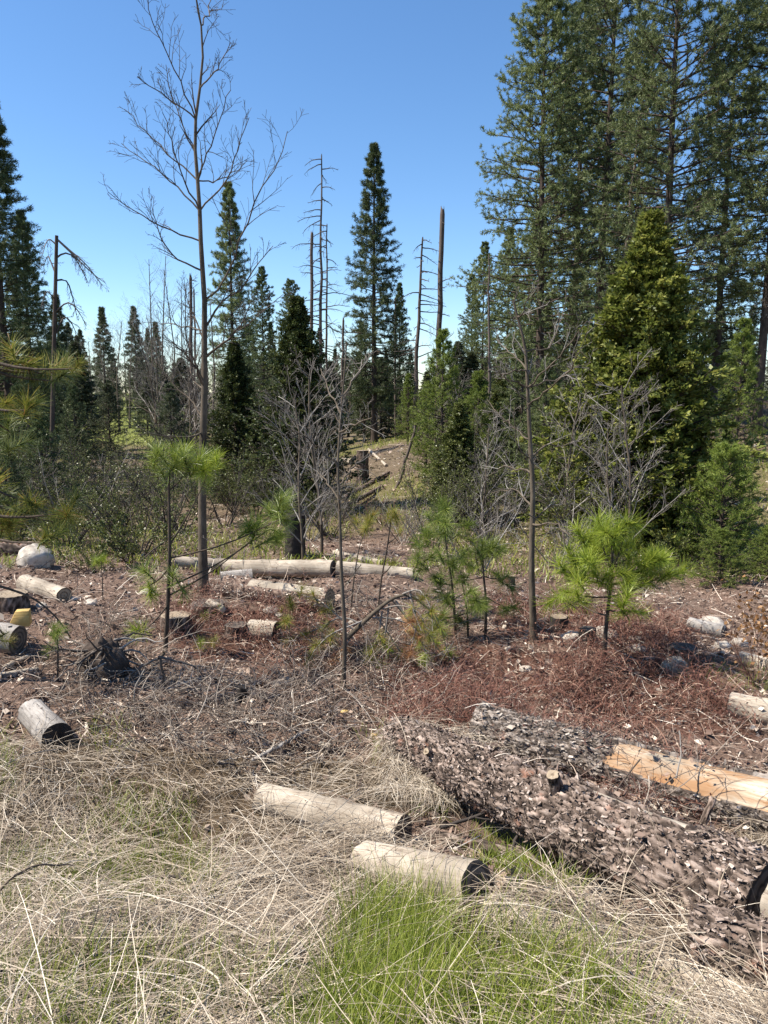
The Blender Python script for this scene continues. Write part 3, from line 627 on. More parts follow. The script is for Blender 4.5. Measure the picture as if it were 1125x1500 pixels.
# bare trees farther off
far_bare = [(150, 70, 480), (175, 66, 470), (222, 60, 380), (240, 58, 375), (252, 62, 395), (262, 56, 420), (135, 72, 500), (310, 50, 440), (190, 74, 470), (410, 60, 480), (510, 58, 520), (228, 48, 520)]
for u, Yd, top in far_bare:
    gz = float(height(at(u, 700, Yd)[0], Yd)); vb = project(np.array([at(u, 700, Yd)[0], Yd, gz]))[1]
    bare_tree('leafless grey tree at the edge of the field', [(u, vb), (u + rng.uniform(-5, 5), (vb + top) / 2), (u + rng.uniform(-14, 8), top)], Yd, .10, .02, [], auto=9, autolen=4.2, counts=(7, 5), fr=(.45, .5), lower=(.22, .9), autoup=.9, tmat='twig')['group'] = 'leafless trees along the field edge'
def twig_tree(H, r0, nl, sp_):
    a_ = Acc(); P = wiggle_line((0, 0, -.2), (0, 0, 1), H, 12, .05); Rt = np.linspace(r0, .012, 12); tubes(a_, P, Rt, 7); t_ = a_.mesh('bare_trunk', M['bark_oak'], True)
    b_ = Acc(); q, rq = spawn(P[None], Rt[None], nl, .42, sp_, .3, 7, .15, 1., .12, .5); tubes(b_, q, np.maximum(rq, .006), 4); branchset(b_, q, rq, (7, 5), (.45, .5), .7, .25)
    return t_, b_.mesh('bare_crown', M['twig'])
BT = [twig_tree(8, .09, 18, .8), twig_tree(9, .10, 20, .7), twig_tree(6, .06, 18, .9)]
for us, yl, yh, tl, th_, lab, grp in [(np.linspace(110, 215, 9), 95, 104, 470, 540, 'slender leafless tree against the far side of the field', 'slender leafless trees across the field'), (np.linspace(222, 300, 12), 32, 70, 430, 560, 'leafless thicket tree with a haze of grey twigs before the forest edge', 'twiggy trees before the forest edge'),
                                 (np.linspace(290, 480, 10), 30, 50, 520, 610, 'leafless twiggy tree in the brushy woods behind the clearing', 'twiggy trees behind the clearing'), (np.linspace(640, 860, 7), 24, 34, 480, 620, 'leafless twiggy tree under the tall pines', 'twiggy trees under the tall pines')]:
    for uu in us:
        i_ = rng.integers(3); place_tree('bare_tree', lab, 'tree', BT[i_], (8, 9, 6)[i_], uu + rng.uniform(-8, 8), rng.uniform(yl, yh), rng.uniform(tl, th_), rng.uniform(.9, 1.3), grp)
BS = [twig_tree(3.4, .030, 20, .85), twig_tree(3.0, .026, 20, .75)]
for i_, uu, yd, top, lab in [(0, 440, 13.2, 565, 'pale grey leafless small tree tangled in front of the dark cedar'), (1, 468, 14.5, 530, 'taller grey leafless small tree beside the dark cedar'), (0, 930, 12.9, 545, 'pale grey leafless small tree in front of the bright cedar'), (1, 905, 13.6, 610, 'thin grey leafless small tree at the lit side of the bright cedar'), 
        (1, 700, 13.5, 610, 'grey leafless small tree between the saplings and the dark-stemmed tree'), (0, 830, 14.5, 560, 'grey leafless small tree between the dark-stemmed tree and the bright cedar')]:
    place_tree('bare_tree', lab, 'tree', BS[i_], (3.4, 3.0)[i_], uu, yd, top, 1.1)
print('bare trees', time.time() - T0)

# ------------------------------------------------------------------ shrubs
def shrub_mesh(hh, stems, leafy, spread=.5, tmat='twig', nleaf=5, lsize=.035):
    a_ = Acc(); P = []
    for j in range(stems):
        az = rng.random() * 6.28; r = .12 * rng.random()
        P.append(wiggle_line((r * math.cos(az), r * math.sin(az), -.08), (math.cos(az) * spread, math.sin(az) * spread, 1), hh * (.6 + .5 * rng.random()), 9, .10, .2))
    P = np.array(P); Rr = np.linspace(.011 + .003 * hh, .004, 9)[None].repeat(stems, 0); tubes(a_, P, Rr, 5)
    q, rq = spawn(P, Rr, 8, .42, .8, .2, 5, .2); tubes(a_, q, np.maximum(rq, .003), 4)
    s_, rs = spawn(q, rq, 5, .45, .8, .15, 4, .2); tubes(a_, s_, np.maximum(rs, .0022), 3)
    me = a_.mesh('shrub_stems', M[tmat]); lm = None
    if leafy:
        b_ = Acc(); tt = rng.random((len(s_), nleaf)); b = interp(s_, tt).reshape(-1, 3); D = unit(rng.normal(size=b.shape) + np.array([0, 0, .5]))
        leaves(b_, b, D, lsize * (.7 + .6 * rng.random(len(b))), np.full(len(b), lsize * .62)); lm = b_.mesh('shrub_leaves', M['leaf'])
    return me, lm
SH = {'bareA': shrub_mesh(2.4, 7, 0), 'bareB': shrub_mesh(1.8, 9, 0, .8), 'bareC': shrub_mesh(1.3, 9, 0, 1., 'twig_red'), 'bareD': shrub_mesh(3.2, 6, 0, .35),
      'leafA': shrub_mesh(1.9, 9, 1, .7, 'twig_dark', 7), 'leafB': shrub_mesh(1.4, 9, 1, .9, 'twig_dark', 8, .045), 'leafC': shrub_mesh(2.6, 7, 1, .5, 'twig_dark', 7)}
def shrub(k, u, Yd, lab, s_=1., group=None, h=1.):
    x = at(u, 750, Yd)[0]; me, lm = SH[k]
    if lab[0] == '@':
        how = {'bareA': 'grey leafless upright shrub', 'bareB': 'grey leafless spreading shrub', 'bareD': 'tall thin leafless shrub', 'leafA': 'olive leafy rounded shrub', 'leafB': 'low broad leafy shrub', 'leafC': 'tall olive leafy shrub'}[k]
        lab = how + ' ' + lab[1:]; group = how + 's ' + lab.split(' shrub ')[1]
    r = thing('leafy_shrub' if lm else 'bare_shrub', lab, 'shrub', (x, Yd, float(height(x, Yd))), (0, 0, rng.random() * 6.28), (s_, s_, s_ * h), group)
    link('stems' if 0 else 'stem_cluster', me, r)
    if lm: link('leaf_canopy', lm, r)
    return r
shrub('bareA', 705, 12.5, 'grey twiggy shrub beside the leafless dark-stemmed tree', .8)
shrub('bareB', 820, 12.8, 'grey twiggy shrub at the foot of the bright cedar', .9)
shrub('leafC', 880, 13.6, 'olive leafy shrub leaning on the bright cedar', .85)
shrub('leafB', 930, 12.4, 'low olive shrub at the bright cedar base', .7)
shrub('leafB', 1000, 13.5, 'low dark leafy shrub right at the shaded base of the bright cedar', .8)
shrub('leafA', 655, 17, 'leafy green shrub under the slim green cedar', 1.0)
shrub('leafA', 690, 18, 'leafy green shrub under the low leafy cedar', 1.1)
shrub('leafB', 190, 12.5, 'sparse olive shrub with thin trunks near the wood chips', 1.0)
shrub('leafA', 205, 13.5, 'olive shrub beside the oak sapling stems', .95)
shrub('leafA', 95, 14, 'dark leafy shrub near the base of the drooping snag', .9)
shrub('leafC', 20, 15, 'dark leafy shrub under the woods behind the drooping snag', 1.)
shrub('leafB', 130, 11.6, 'low bright leafy shrub above the pale boulder-like log', .5)
for u in np.linspace(110, 490, 34): shrub(('bareA', 'bareB', 'leafA', 'leafA', 'leafC')[rng.integers(5)], u + rng.uniform(-10, 10), rng.uniform(17, 30), '@in the thicket before the field', rng.uniform(.7, 1.05), 'shrubs of the thicket before the field')
for u in np.linspace(500, 620, 5): shrub(('bareC', 'bareB')[rng.integers(2)], u, rng.uniform(14, 20), 'low reddish twiggy shrub on the open slope', rng.uniform(.6, .8), 'low shrubs on the open slope')
for u in np.linspace(640, 860, 22): shrub(('bareB', 'leafA', 'leafC', 'leafC')[rng.integers(4)], u + rng.uniform(-12, 12), rng.uniform(21, 32), '@in the woods edge below the tall pines', rng.uniform(.8, 1.1), 'shrubs below the tall pines')
for u in np.linspace(820, 1010, 13): shrub(('leafA', 'leafB', 'bareB')[rng.integers(3)], u, rng.uniform(17, 24), '@in the shade behind the bright cedar', rng.uniform(.8, 1.2), 'shrubs behind the bright cedar')
for u in np.linspace(-60, 110, 7): shrub(('leafC', 'leafA', 'bareA')[rng.integers(3)], u, rng.uniform(14, 24), '@in the dark woods by the drooping snag', rng.uniform(.8, 1.1), 'shrubs by the drooping snag')
for u, Yd, s_, lab in [(635, 15.5, .75, 'olive leafy shrub right behind the taller green sapling'), (715, 16, .9, 'olive leafy shrub behind the cluster of saplings'), (745, 18, 1.1, 'leafy shrub behind the leafless dark-stemmed tree'), (165, 16, .9, 'olive leafy shrub below the field'), (240, 15, .8, 'olive leafy shrub behind the two-headed sapling'), (330, 19, .9, 'leafy shrub at the foot of the small dark cedar'), (860, 15, 1., 'leafy shrub at the lit foot of the bright cedar')]: shrub('leafC', u, Yd, lab, s_)
# withered little bush at the edge
x = ground(1112, 1005); r = thing('bare_shrub', 'small upright bush with withered brown leaves by the pale logs', 'shrub', x)
me, _ = SH['bareC']; link('stem_cluster', me, r, scale=(.35, .35, .62)); a_ = Acc(); b = rng.normal(size=(260, 3)) * np.array([.16, .16, .18]) + np.array([0, 0, .62]); leaves(a_, b, unit(rng.normal(size=b.shape)), .05, np.full(260, .035)); link('leaf_canopy', a_.mesh('withered_leaves', M['deadleaf']), r)

# ------------------------------------------------------------------ pine saplings with long needles
def tuft_mesh(mat, n=150, l=.19, sh=.18, wd=.0054):
    a_ = Acc(); t = rng.random(n)**.7; b = np.stack([np.zeros(n), np.zeros(n), t * sh], -1)
    az = rng.random(n) * 6.28; e = .15 + .95 * t + rng.normal(size=n) * .2
    ribbons(a_, b, az, l * (.7 + .45 * rng.random(n)), e, .35 + .3 * rng.random(n), wd, 4, .1, tint=np.clip(.5 + .25 * rng.normal(size=n), 0, 1), taper=.35)
    tubes(a_, np.array([[0, 0, -.02], [0, 0, sh * .6], [0, 0, sh]]), np.array([.007, .006, .004]), 5, 0, .2)
    return a_.mesh('needle_tuft', mat)
TF = {k: [tuft_mesh(M[k]) for _ in range(3)] for k in ('sap', 'sap_dull', 'sap_dark', 'sap_yellow', 'brown_needles')}
def orient(d, roll=0.):
    q = Vector(d).to_track_quat('Z', 'Y'); return q.to_euler()
def sapling(lab, trunk, Yd, r0, tufts, kind='sap', size=1., name='pine_sapling', dys=None, mixk=None):
    """tufts: (trunk fraction, pixel of the tuft, number of tufts in that head)"""
    Y2 = float(np.clip(ground(*trunk[0])[1], Yd * .8, Yd * 1.3)); size *= (Y2 / Yd)**.7; Yd = Y2
    P = line_px(trunk, Yd); base = P[0].copy(); base[2] = float(height(base[0], Yd)); P = P - base; P[0, 2] = -.1; P = resample(P, 12)
    root = thing(name, lab, 'tree', base); a_ = Acc(); tubes(a_, P, np.linspace(r0, r0 * .45, 12), 8); link('trunk', a_.mesh('sapling_trunk', M['stem'], True), root)
    for t, px, cnt in tufts:
        b = interp(P[None], np.array([[t]]))[0, 0]; e = at(px[0], px[1], Yd + rng.normal() * .25) - base; L = np.linalg.norm(e - b)
        if L > .12:
            mid = (b + e) / 2 - np.array([0, 0, .06 * L]); q = resample(np.array([b, mid, e]), 6); a2 = Acc(); tubes(a2, q, np.linspace(max(.008, r0 * .4), .005, 6), 5); link('branch', a2.mesh('sapling_branch', M['stem'], True), root)
            d0 = unit(e - mid)
        else: d0 = np.array([0, 0, 1.])
        for j in range(cnt):
            d = unit(d0 * .6 + np.array([0, 0, .5]) + rng.normal(size=3) * (.55 if cnt > 1 else .2)); kk = kind if mixk is None or rng.random() > .4 else mixk
            s_ = size * rng.uniform(.6, 1.15); off = np.zeros(3) if j == 0 else unit(rng.normal(size=3)) * .07 * size * min(cnt, 5) * .5
            link('needle_tuft', TF[kk][rng.integers(3)], root, tuple(e + off - d * .05), orient(d), (s_, s_, s_))
    return root
sapling('two-headed pine sapling with long needles in front of the oak trunk', [(241, 955), (246, 880), (249, 800), (247, 720), (248, 690)], 8.0, .028,
        [(1, (250, 690), 7), (.62, (306, 692), 6), (.9, (275, 690), 3), (.55, (262, 855), 2), (.5, (218, 858), 3), (.4, (395, 775), 5), (.55, (412, 760), 3), (.35, (370, 790), 3), (.3, (210, 925), 1)], 'sap_dull', 1.08, mixk='sap')
sapling('bright green round-headed pine sapling standing alone in the red-brown brush', [(885, 972), (887, 925), (892, 880), (896, 850), (897, 800)], 7.6, .026,
        [(1, (897, 795), 7), (.85, (865, 815), 6), (.85, (930, 812), 6), (.7, (850, 845), 5), (.7, (950, 838), 5), (.6, (835, 868), 3), (.6, (968, 845), 3), (.75, (900, 840), 5), (.5, (925, 895), 3), (.45, (842, 880), 2), (.8, (880, 790), 4), (.8, (915, 785), 4), (.7, (875, 850), 5), (.7, (925, 850), 5)], 'sap', .95)
sapling('pine sapling with layered tufts in the cluster beside the leafless tree', [(711, 935), (712, 880), (708, 840), (705, 800)], 8.4, .02,
        [(1, (705, 805), 6), (.9, (690, 818), 4), (.9, (728, 812), 4), (.7, (680, 850), 3), (.7, (735, 848), 3), (.5, (690, 880), 3), (.5, (742, 890), 3), (.3, (680, 910), 2)], 'sap_dull', .75)
sapling('taller green pine sapling behind the cluster', [(668, 935), (664, 870), (655, 810), (648, 765)], 9.2, .02,
        [(1, (645, 765), 6), (.85, (628, 790), 5), (.85, (668, 785), 5), (.7, (625, 820), 4), (.65, (660, 825), 4), (.5, (640, 850), 3)], 'sap_dull', .85)
sapling('smaller pine sapling in the cluster with drooping tufts', [(686, 935), (685, 900), (680, 870), (676, 850)], 8.0, .014, [(1, (676, 845), 4), (.8, (655, 880), 3), (.7, (700, 885), 3), (.5, (640, 905), 3)], 'sap_dull', .7)
sapling('thin yellowing pine seedling with one tuft, bowed stem', [(512, 900), (518, 850), (526, 800), (537, 772)], 8.8, .012, [(1, (538, 770), 4), (.95, (522, 765), 1)], 'sap_yellow', .62)
sapling('slanting pine seedling with a yellow-green tip beside the bowed one', [(552, 905), (558, 850), (568, 800), (572, 765)], 8.8, .014, [(1, (572, 762), 4), (.8, (585, 780), 1), (.5, (575, 825), 1)], 'sap_yellow', .62)
sapling('thin straight seedling with small yellow tufts', [(426, 970), (424, 920), (425, 890)], 7.8, .009, [(1, (425, 885), 2), (.7, (420, 910), 2)], 'sap_yellow', .6)
sapling('small pine seedling hugging the upturned root mass', [(83, 1000), (85, 965), (84, 930)], 6.4, .012, [(1, (84, 928), 3), (.7, (70, 955), 1)], 'sap_dull', .55)
sapling('low pine seedling on the wood chips', [(150, 880), (150, 850), (148, 825)], 9.5, .01, [(1, (148, 822), 3)], 'sap', .6)
for k_, (u, v) in enumerate([(300, 915), (318, 905), (294, 955), (312, 950), (15, 835), (412, 905)]):
    g = ground(u, v); r = thing('pine_seedling', 'tiny pine seedling, a single needle tuft in the wood chips', 'plant', g, group='tiny seedlings in the wood chips')
    link('needle_tuft', TF['sap_yellow' if k_ % 2 else 'sap'][k_ % 3], r, (0, 0, .02), (.2, .1, 0), (.5, .5, .5))
# half-fallen sapling with arching grey branches, yellow and dead needles
g = ground(585, 985); r = thing('fallen_sapling', 'half-fallen pine sapling with arching grey branches and browning needles', 'tree', g)
P = line_px([(508, 935), (545, 900), (575, 875), (600, 868), (625, 890)], 7.9) - g; q = resample(P, 12); a_ = Acc(); tubes(a_, q, np.linspace(.03, .012, 12), 7); link('trunk', a_.mesh('fallen_trunk', M['bark_oak'], True), r)
for px, kd in [([(560, 892), (585, 885), (615, 895), (628, 930)], 'sap_yellow'), ([(590, 870), (615, 860), (632, 890), (634, 925)], 'sap_yellow'), ([(530, 915), (500, 900), (470, 920), (430, 935)], 'sap_yellow'), ([(545, 905), (580, 905), (620, 925), (650, 960)], 'sap'),
               ([(560, 895), (555, 930), (540, 960)], 'sap_yellow'), ([(575, 880), (600, 910), (595, 940)], 'brown_needles'), ([(600, 870), (612, 910), (602, 950)], 'brown_needles'), ([(520, 920), (500, 960), (480, 975)], 'brown_needles'), ([(600, 870), (640, 900), (655, 950), (660, 985)], 'sap'),
               ([(570, 885), (560, 960), (560, 1000)], 'sap'), ([(580, 880), (625, 950), (625, 990)], 'sap'), ([(520, 925), (470, 880), (440, 870)], 'sap_yellow'), ([(530, 910), (480, 930), (455, 960)], 'sap_yellow'), ([(550, 900), (600, 975), (590, 1005)], 'sap_yellow')]:
    b = line_px(px, 7.9, np.linspace(0, rng.normal() * .35, len(px))) - g; b = resample(b, 9); a2 = Acc(); rr = np.linspace(.010, .004, 9); tubes(a2, b, rr, 5); s_, rs = spawn(b[None], rr[None], 6, .3, .8, -.1, 4, .3); tubes(a2, s_, np.maximum(rs, .003), 3); link('branch', a2.mesh('arching_branch', M['twig']), r)
    for j in range(3):
        d = unit(b[-1] - b[-3] + rng.normal(size=3) * .15); link('needle_tuft', TF[kd][j], r, tuple(b[-1 - j * 2] - d * .04), orient(d), (.62,) * 3)
# near pine at the edge with branches reaching in
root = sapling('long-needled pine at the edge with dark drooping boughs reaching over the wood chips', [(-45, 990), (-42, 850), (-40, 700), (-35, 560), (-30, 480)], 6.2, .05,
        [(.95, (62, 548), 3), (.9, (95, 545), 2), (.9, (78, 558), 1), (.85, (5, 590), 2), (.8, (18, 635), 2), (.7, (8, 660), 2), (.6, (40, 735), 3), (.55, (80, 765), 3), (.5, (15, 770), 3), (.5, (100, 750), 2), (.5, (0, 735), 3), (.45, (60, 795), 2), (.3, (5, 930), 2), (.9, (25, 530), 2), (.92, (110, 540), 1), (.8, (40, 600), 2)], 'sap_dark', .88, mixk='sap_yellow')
q = line_px([(-42, 850), (0, 858), (50, 875), (85, 905), (104, 935)], root.location.y); q = resample(q - np.array(root.location), 10); a2 = Acc(); tubes(a2, q, np.linspace(.014, .006, 10), 6); link('branch', a2.mesh('drooping_branch', M['stem'], True), root)
print('saplings', time.time() - T0)

# ------------------------------------------------------------------ logs and stumps
def barrel(L, ra, rb, kind, seed, bare=None, res=.022, bend=.0, ridge=1.):
    """log along local X, centred on its axis; kind bark / bare; bare=(x0,x1,a0,a1) strips the bark off a patch"""
    n_ = int(np.clip(2 * np.pi * max(ra, rb) / res, 16, 150)); K = int(np.clip(L / res / 1.1, 8, 260))
    xs = np.linspace(0, 1, K); th = np.arange(n_) * 2 * np.pi / n_; XX, TH = np.meshgrid(xs, th, indexing='ij')
    rad = ra + (rb - ra) * XX; px = XX * L; cx, cz = np.cos(TH) * rad, np.sin(TH) * rad
    low = fbm(px * 1.3 + seed, cx * 2.2, cz * 2.2, 3, seed) - .5
    tint = np.full(XX.shape, .5); mi = np.zeros((K - 1, n_), int)
    if kind == 'bark':
        wob = .35 * (fbm(px * 6, TH * rad * 6, 0, 2, seed + 3) - .5)
        d1, d2, idn = cells(px * 9 + wob * 3 + seed, TH * rad * 34 + wob * 4, seed)
        edge = np.clip((d2 - d1) * 3.6 - .12, 0, 1); e1, e2, id2 = cells(px * 24, TH * rad * 55, seed + 4); fine = np.clip((e2 - e1) * 2, 0, 1)
        hgt = (.020 * edge**.5 * (.2 + 1.1 * idn) + .008 * fine) * ridge
        tint = np.clip(.02 + .62 * edge * (.35 + .75 * idn) + .22 * fine * id2 + .12 * low, 0, 1)
        rad2 = rad * (1 + .25 * low) + hgt - .012
        if bare:
            x0, x1, a0, a1 = bare; ww = .10 * (fbm(px * 4, TH * 3, 0, 3, seed + 8) - .5)
            inb = (XX > x0 + ww) & (XX < x1 + ww) & (TH > a0 + ww * 3) & (TH < a1 + ww * 3)
            rad2 = np.where(inb, rad * (1 + .25 * low) - .014, rad2)
            mi = inb[:-1].astype(int)
    else:
        crack = fbm(px * .8, TH * rad * 30, 0, 3, seed); rad2 = rad * (1 + .16 * low) - .006 * (crack < .36) + .004 * fbm(px * 9, TH * 6, 0, 2, seed)
        rad2 = rad2 * (1 + .10 * (fbm(px * 5, cx * 7, cz * 7, 3, seed + 6) - .5)); kn, _, _ = cells(px * 2.2, TH * rad * 4, seed + 2); rad2 = rad2 + .012 * np.exp(-(kn / .12)**2)
    bz = bend * (XX - .5)**2 * 4
    Vv = np.stack([px + .012 * (fbm(TH * 2, seed, 0, 2, seed) - .5) * ((XX == 0) | (XX == 1)), np.cos(TH) * rad2 + bz, np.sin(TH) * rad2], -1)
    i = np.arange(K - 1)[:, None] * n_ + np.arange(n_)[None]; j = np.arange(K - 1)[:, None] * n_ + (np.arange(n_)[None] + 1) % n_
    F = np.stack([i, i + n_, j + n_, j], -1); a_ = Acc()
    F0 = F.reshape(-1, 4); m0 = mi.ravel()
    a_.add(Vv.reshape(-1, 3), F0[m0 == 0], tint.ravel(), 0)
    if m0.any(): a_.F.append((F0[m0 == 1], 1))
    caps = []
    for e, sgn in ((0, -1), (K - 1, 1)):
        ring = Vv[e]; c = ring.mean(0); b_ = Acc(); loops = [ring]
        for f_ in (.75, .45, .15): loops.append(c + (ring - c) * f_ + np.array([1, 0, 0]) * sgn * rng.normal(size=(n_, 1)) * .0025)
        VV = np.concatenate(loops + [c[None]]); FF = []
        for q_ in range(3):
            for s_ in range(n_):
                f4 = [q_ * n_ + s_, q_ * n_ + (s_ + 1) % n_, (q_ + 1) * n_ + (s_ + 1) % n_, (q_ + 1) * n_ + s_]; FF.append(f4 if sgn > 0 else f4[::-1])
        b_.add(VV + np.array([sgn * .001, 0, 0]), np.array(FF)); f3 = np.array([[3 * n_ + s_, 3 * n_ + (s_ + 1) % n_, 4 * n_] for s_ in range(n_)])
        b_.F.append((f3 if sgn > 0 else f3[:, ::-1], 0)); caps.append(b_)
    return a_, caps
LOGS = []
def surf(P, drop=True):
    """lift ground points that fall on a log onto its upper surface"""
    P = P.copy()
    dead = np.zeros(len(P), bool)
    for A, B, r0, r1, pr, strawy in LOGS:
        if not drop: pr = .12 if not strawy else pr
        d = B - A; t = np.clip(((P[:, :2] - A[:2]) @ d[:2]) / (d[:2] @ d[:2]), 0, 1); c = A + t[:, None] * d; r = r0 + (r1 - r0) * t
        off = np.hypot(P[:, 0] - c[:, 0], P[:, 1] - c[:, 1]); on = (off < r) & (t > 0) & (t < 1); dead |= on & (rng.random(len(P)) > pr)
        P[on, 2] = np.maximum(P[on, 2], c[on, 2] + np.sqrt(np.maximum(r[on]**2 - off[on]**2, 0)) + .004)
    P[dead, 2] -= .6          # what the log keeps clear ends up under the ground
    return P[~dead] if drop else P
_seed = [10]
def log(lab, c0, c1, r0, r1, kind='bare', mat=None, ends=('end', 'end'), bare=None, bmat='wood', name='log', stubs=(), group=None, bend=0., lift=.75, world=False, roll=0., ridge=1., cover=None):
    """c0, c1: photo pixels where the log's near lower edge meets the ground (or world points)"""
    A = np.array(c0, float) if world else ground(*c0); B = np.array(c1, float) if world else ground(*c1)
    if not world:
        A[1] += r0 * .55; B[1] += r1 * .55
        A[2] = float(height(A[0], A[1])) + r0 * lift; B[2] = float(height(B[0], B[1])) + r1 * lift
    if max(r0, r1) > .08: LOGS.append((A.copy(), B.copy(), r0, r1, .35 if (kind == 'bark' and not bare) else .16 if bare else .05 if cover is None else cover, cover is not None))
    d = B - A; L = float(np.linalg.norm(d)); _seed[0] += 7; a_, caps = barrel(L, r0, r1, kind, _seed[0], bare, .0125 if (min(A[1], B[1]) < 7 and kind == 'bark') else .020 if min(A[1], B[1]) < 7 else .035, bend, ridge)
    eu = Vector(d).to_track_quat('X', 'Z').to_euler(); r = thing(name, lab, 'log', A, eu, group=group)
    mats = [mat or (M['plate'] if kind == 'bark' else M['wood']), M[bmat]]
    link('bark' if kind == 'bark' else 'wood', a_.mesh('log_side', mats, kind != 'bark'), r, rot=(roll, 0, 0))
    if kind == 'bark' and max(r0, r1) > .12:     # loose flakes of bark standing off the surface
        nf = int(L * max(r0, r1) * 22000); x = rng.random(nf); th = rng.random(nf) * 6.28; rr = (r0 + (r1 - r0) * x) + .006 + .012 * rng.random(nf)
        ok = np.ones(nf, bool)
        if bare: ok = ~((x > bare[0] - .02) & (x < bare[1] + .02) & (th > bare[2] - .1) & (th < bare[3] + .1))
        x, th, rr = x[ok], th[ok], rr[ok]; nf = len(x); rad = np.stack([np.zeros(nf), np.cos(th), np.sin(th)], -1)
        D = unit(np.array([1., 0, 0]) * np.where(rng.random(nf) < .5, 1, -1)[:, None] + rng.normal(size=(nf, 3)) * .4 + rad * .15)
        side = np.cross(D, rad); b = np.stack([x * L, np.cos(th) * rr, np.sin(th) * rr], -1); fl = Acc(); l_ = .008 + .030 * rng.random(nf)**2.5; w_ = l_ * (.3 + .3 * rng.random(nf))
        s_ = unit(side + rng.normal(size=(nf, 3)) * .25) * w_[:, None] * .5
        VV = np.stack([b - s_, b + s_, b + D * l_[:, None] + s_ * .7 + rad * .006, b + D * l_[:, None] - s_ * .7 + rad * .004], 1).reshape(-1, 3)
        fl.add(VV, np.arange(nf * 4).reshape(-1, 4), np.repeat(np.clip(.55 + .30 * rng.normal(size=nf), 0, 1), 4)); fo = link('bark_flake_cover', fl.mesh('bark_flakes', mat or M['plate']), r); fo['kind'] = 'stuff'
    for cpb, e in zip(caps, ends): link('cut_end', cpb.mesh('cut_end', M[e]), r, rot=(roll, 0, 0))
    for (x, a, rr, ln) in stubs:
        s_, cs = barrel(ln, rr * 1.2, rr, 'bark' if kind == 'bark' else 'bare', _seed[0] + 3, None, .012, 0, .5)
        rad = r0 + (r1 - r0) * x; dv = Vector((.25, math.cos(a), math.sin(a))); so = link('branch_stub', s_.mesh('branch_stub', mats, True), r, (x * L, math.cos(a) * rad * .85, math.sin(a) * rad * .85), dv.to_track_quat('X', 'Z').to_euler())
        link('cut_end', cs[1].mesh('cut_end', M['end']), so)
    return r
log('large fallen pine log with dark plated bark, a bare white strip and sawn branch stubs', (585, 1105), (1160, 1378), .155, .235, 'bark', bare=(.66, .86, .9, 1.55), ends=('end_dark', 'end_dark'), lift=.42, ridge=1.0,
    stubs=[(.60, 2.0, .042, .16), (.97, 3.6, .045, .14), (.22, 2.6, .03, .10)], roll=0)
log('big grey-barked log with a long orange rotting bare patch', (700, 1092), (1190, 1232), .20, .22, 'bark', bare=(.46, .93, 1.2, 2.7), bmat='wood_orange', ends=('end_dark', 'end_dark'), lift=.4, ridge=1.0, mat=M['plate_grey'])
log('pale debarked sawn log butted against the big plated log', (1178, 1398), (1340, 1500), .20, .20, 'bare', ends=('end', 'end'))
log('short thick bark-covered log lying below the pale sawn log', (1030, 1428), (1260, 1500), .13, .15, 'bark', ends=('end_dark', 'end'), ridge=.7)
log('pale bleached log with its dark sawn end facing the fallen sticks', (385, 1190), (590, 1243), .10, .112, 'bare', ends=('end_dark', 'end_dark'))
log('short pale log with a rounded butt tucked below the bleached log', (534, 1288), (700, 1338), .11, .11, 'bare', ends=('wood', 'end_dark'), lift=.8, cover=.15)
log('straw-covered log showing only a pale strip through the dead grass', (720, 1350), (1180, 1490), .10, .12, 'bare', lift=-.25, mat=M['wood'], cover=.8)
log('silver-grey short log section with a hollow dark end in the grass', (42, 1062), (80, 1102), .112, .12, 'bare', mat=M['wood_grey'], ends=('end_dark', 'burnt'))  # hollow is a flat cap, its inner shade put into the charred colour
log('pale round of firewood at the edge below the yellow split block', (-40, 950), (22, 958), .15, .15, 'bare', mat=M['wood_grey'], ends=('end_dark', 'end_dark'))
log('pale sawn log in the brush at the edge, near end square', (1072, 1050), (1200, 1085), .115, .13, 'bare', ends=('end', 'end'))
log('small pale log above the square-ended log at the edge', (1085, 975), (1190, 1000), .08, .08, 'bare')
log('long pale fallen log beyond the oak with a dark sawn end', (330, 842), (488, 846), .125, .14, 'bare', ends=('end_dark', 'end_dark'))
log('long pale fallen log beside the thin leafless sapling', (494, 845), (606, 850), .125, .10, 'bare', ends=('end_dark', 'end'))
log('grey log piece with an orange rotten end behind the flaking log', (322, 858), (368, 858), .12, .13, 'bare', mat=M['wood_grey'], ends=('end_dark', 'end_orange'))
log('flaking log with pale bare blotches beyond the wood chips', (330, 875), (482, 898), .15, .17, 'bark', bare=(.25, .95, .7, 2.4), ends=('end_dark', 'end'), mat=M['litter'])
log('pale log lying behind the oak trunk', (255, 832), (330, 838), .10, .11, 'bare')
log('pale peeled log half sunk in the wood chips by the boulder-like block', (34, 868), (92, 882), .12, .10, 'bare')
log('thin pale pole far down by the drooping snag', (100, 735), (150, 716), .10, .07, 'bare', name='fallen_pole')
log('second thin pale pole below the thicket', (130, 752), (195, 736), .09, .06, 'bare', name='fallen_pole')
log('thin pole lying on the open slope above the tall stump', (540, 660), (566, 684), .06, .05, 'bare', name='fallen_pole')
log('long dark pole slanting down the open slope', (500, 735), (570, 694), .07, .05, 'bark', name='fallen_pole')
log('second long dark pole on the open slope', (500, 748), (560, 715), .07, .05, 'bark', name='fallen_pole')
log('pale weathered log by the woods behind the tall stump', (470, 678), (515, 680), .14, .12, 'bare')
log('thin pale pole lying behind the seedlings', (490, 815), (560, 828), .06, .05, 'bare', name='fallen_pole')
log('rotten log piece with a pale top and dark hollow end among wood chips', (366, 935), (405, 940), .11, .12, 'bare', ends=('end', 'burnt'))  # flat dark cap paints the shade inside the hollow end
log('sawn log beyond the young tree trunks at the woods edge', (60, 815), (-30, 812), .12, .12, 'bark')
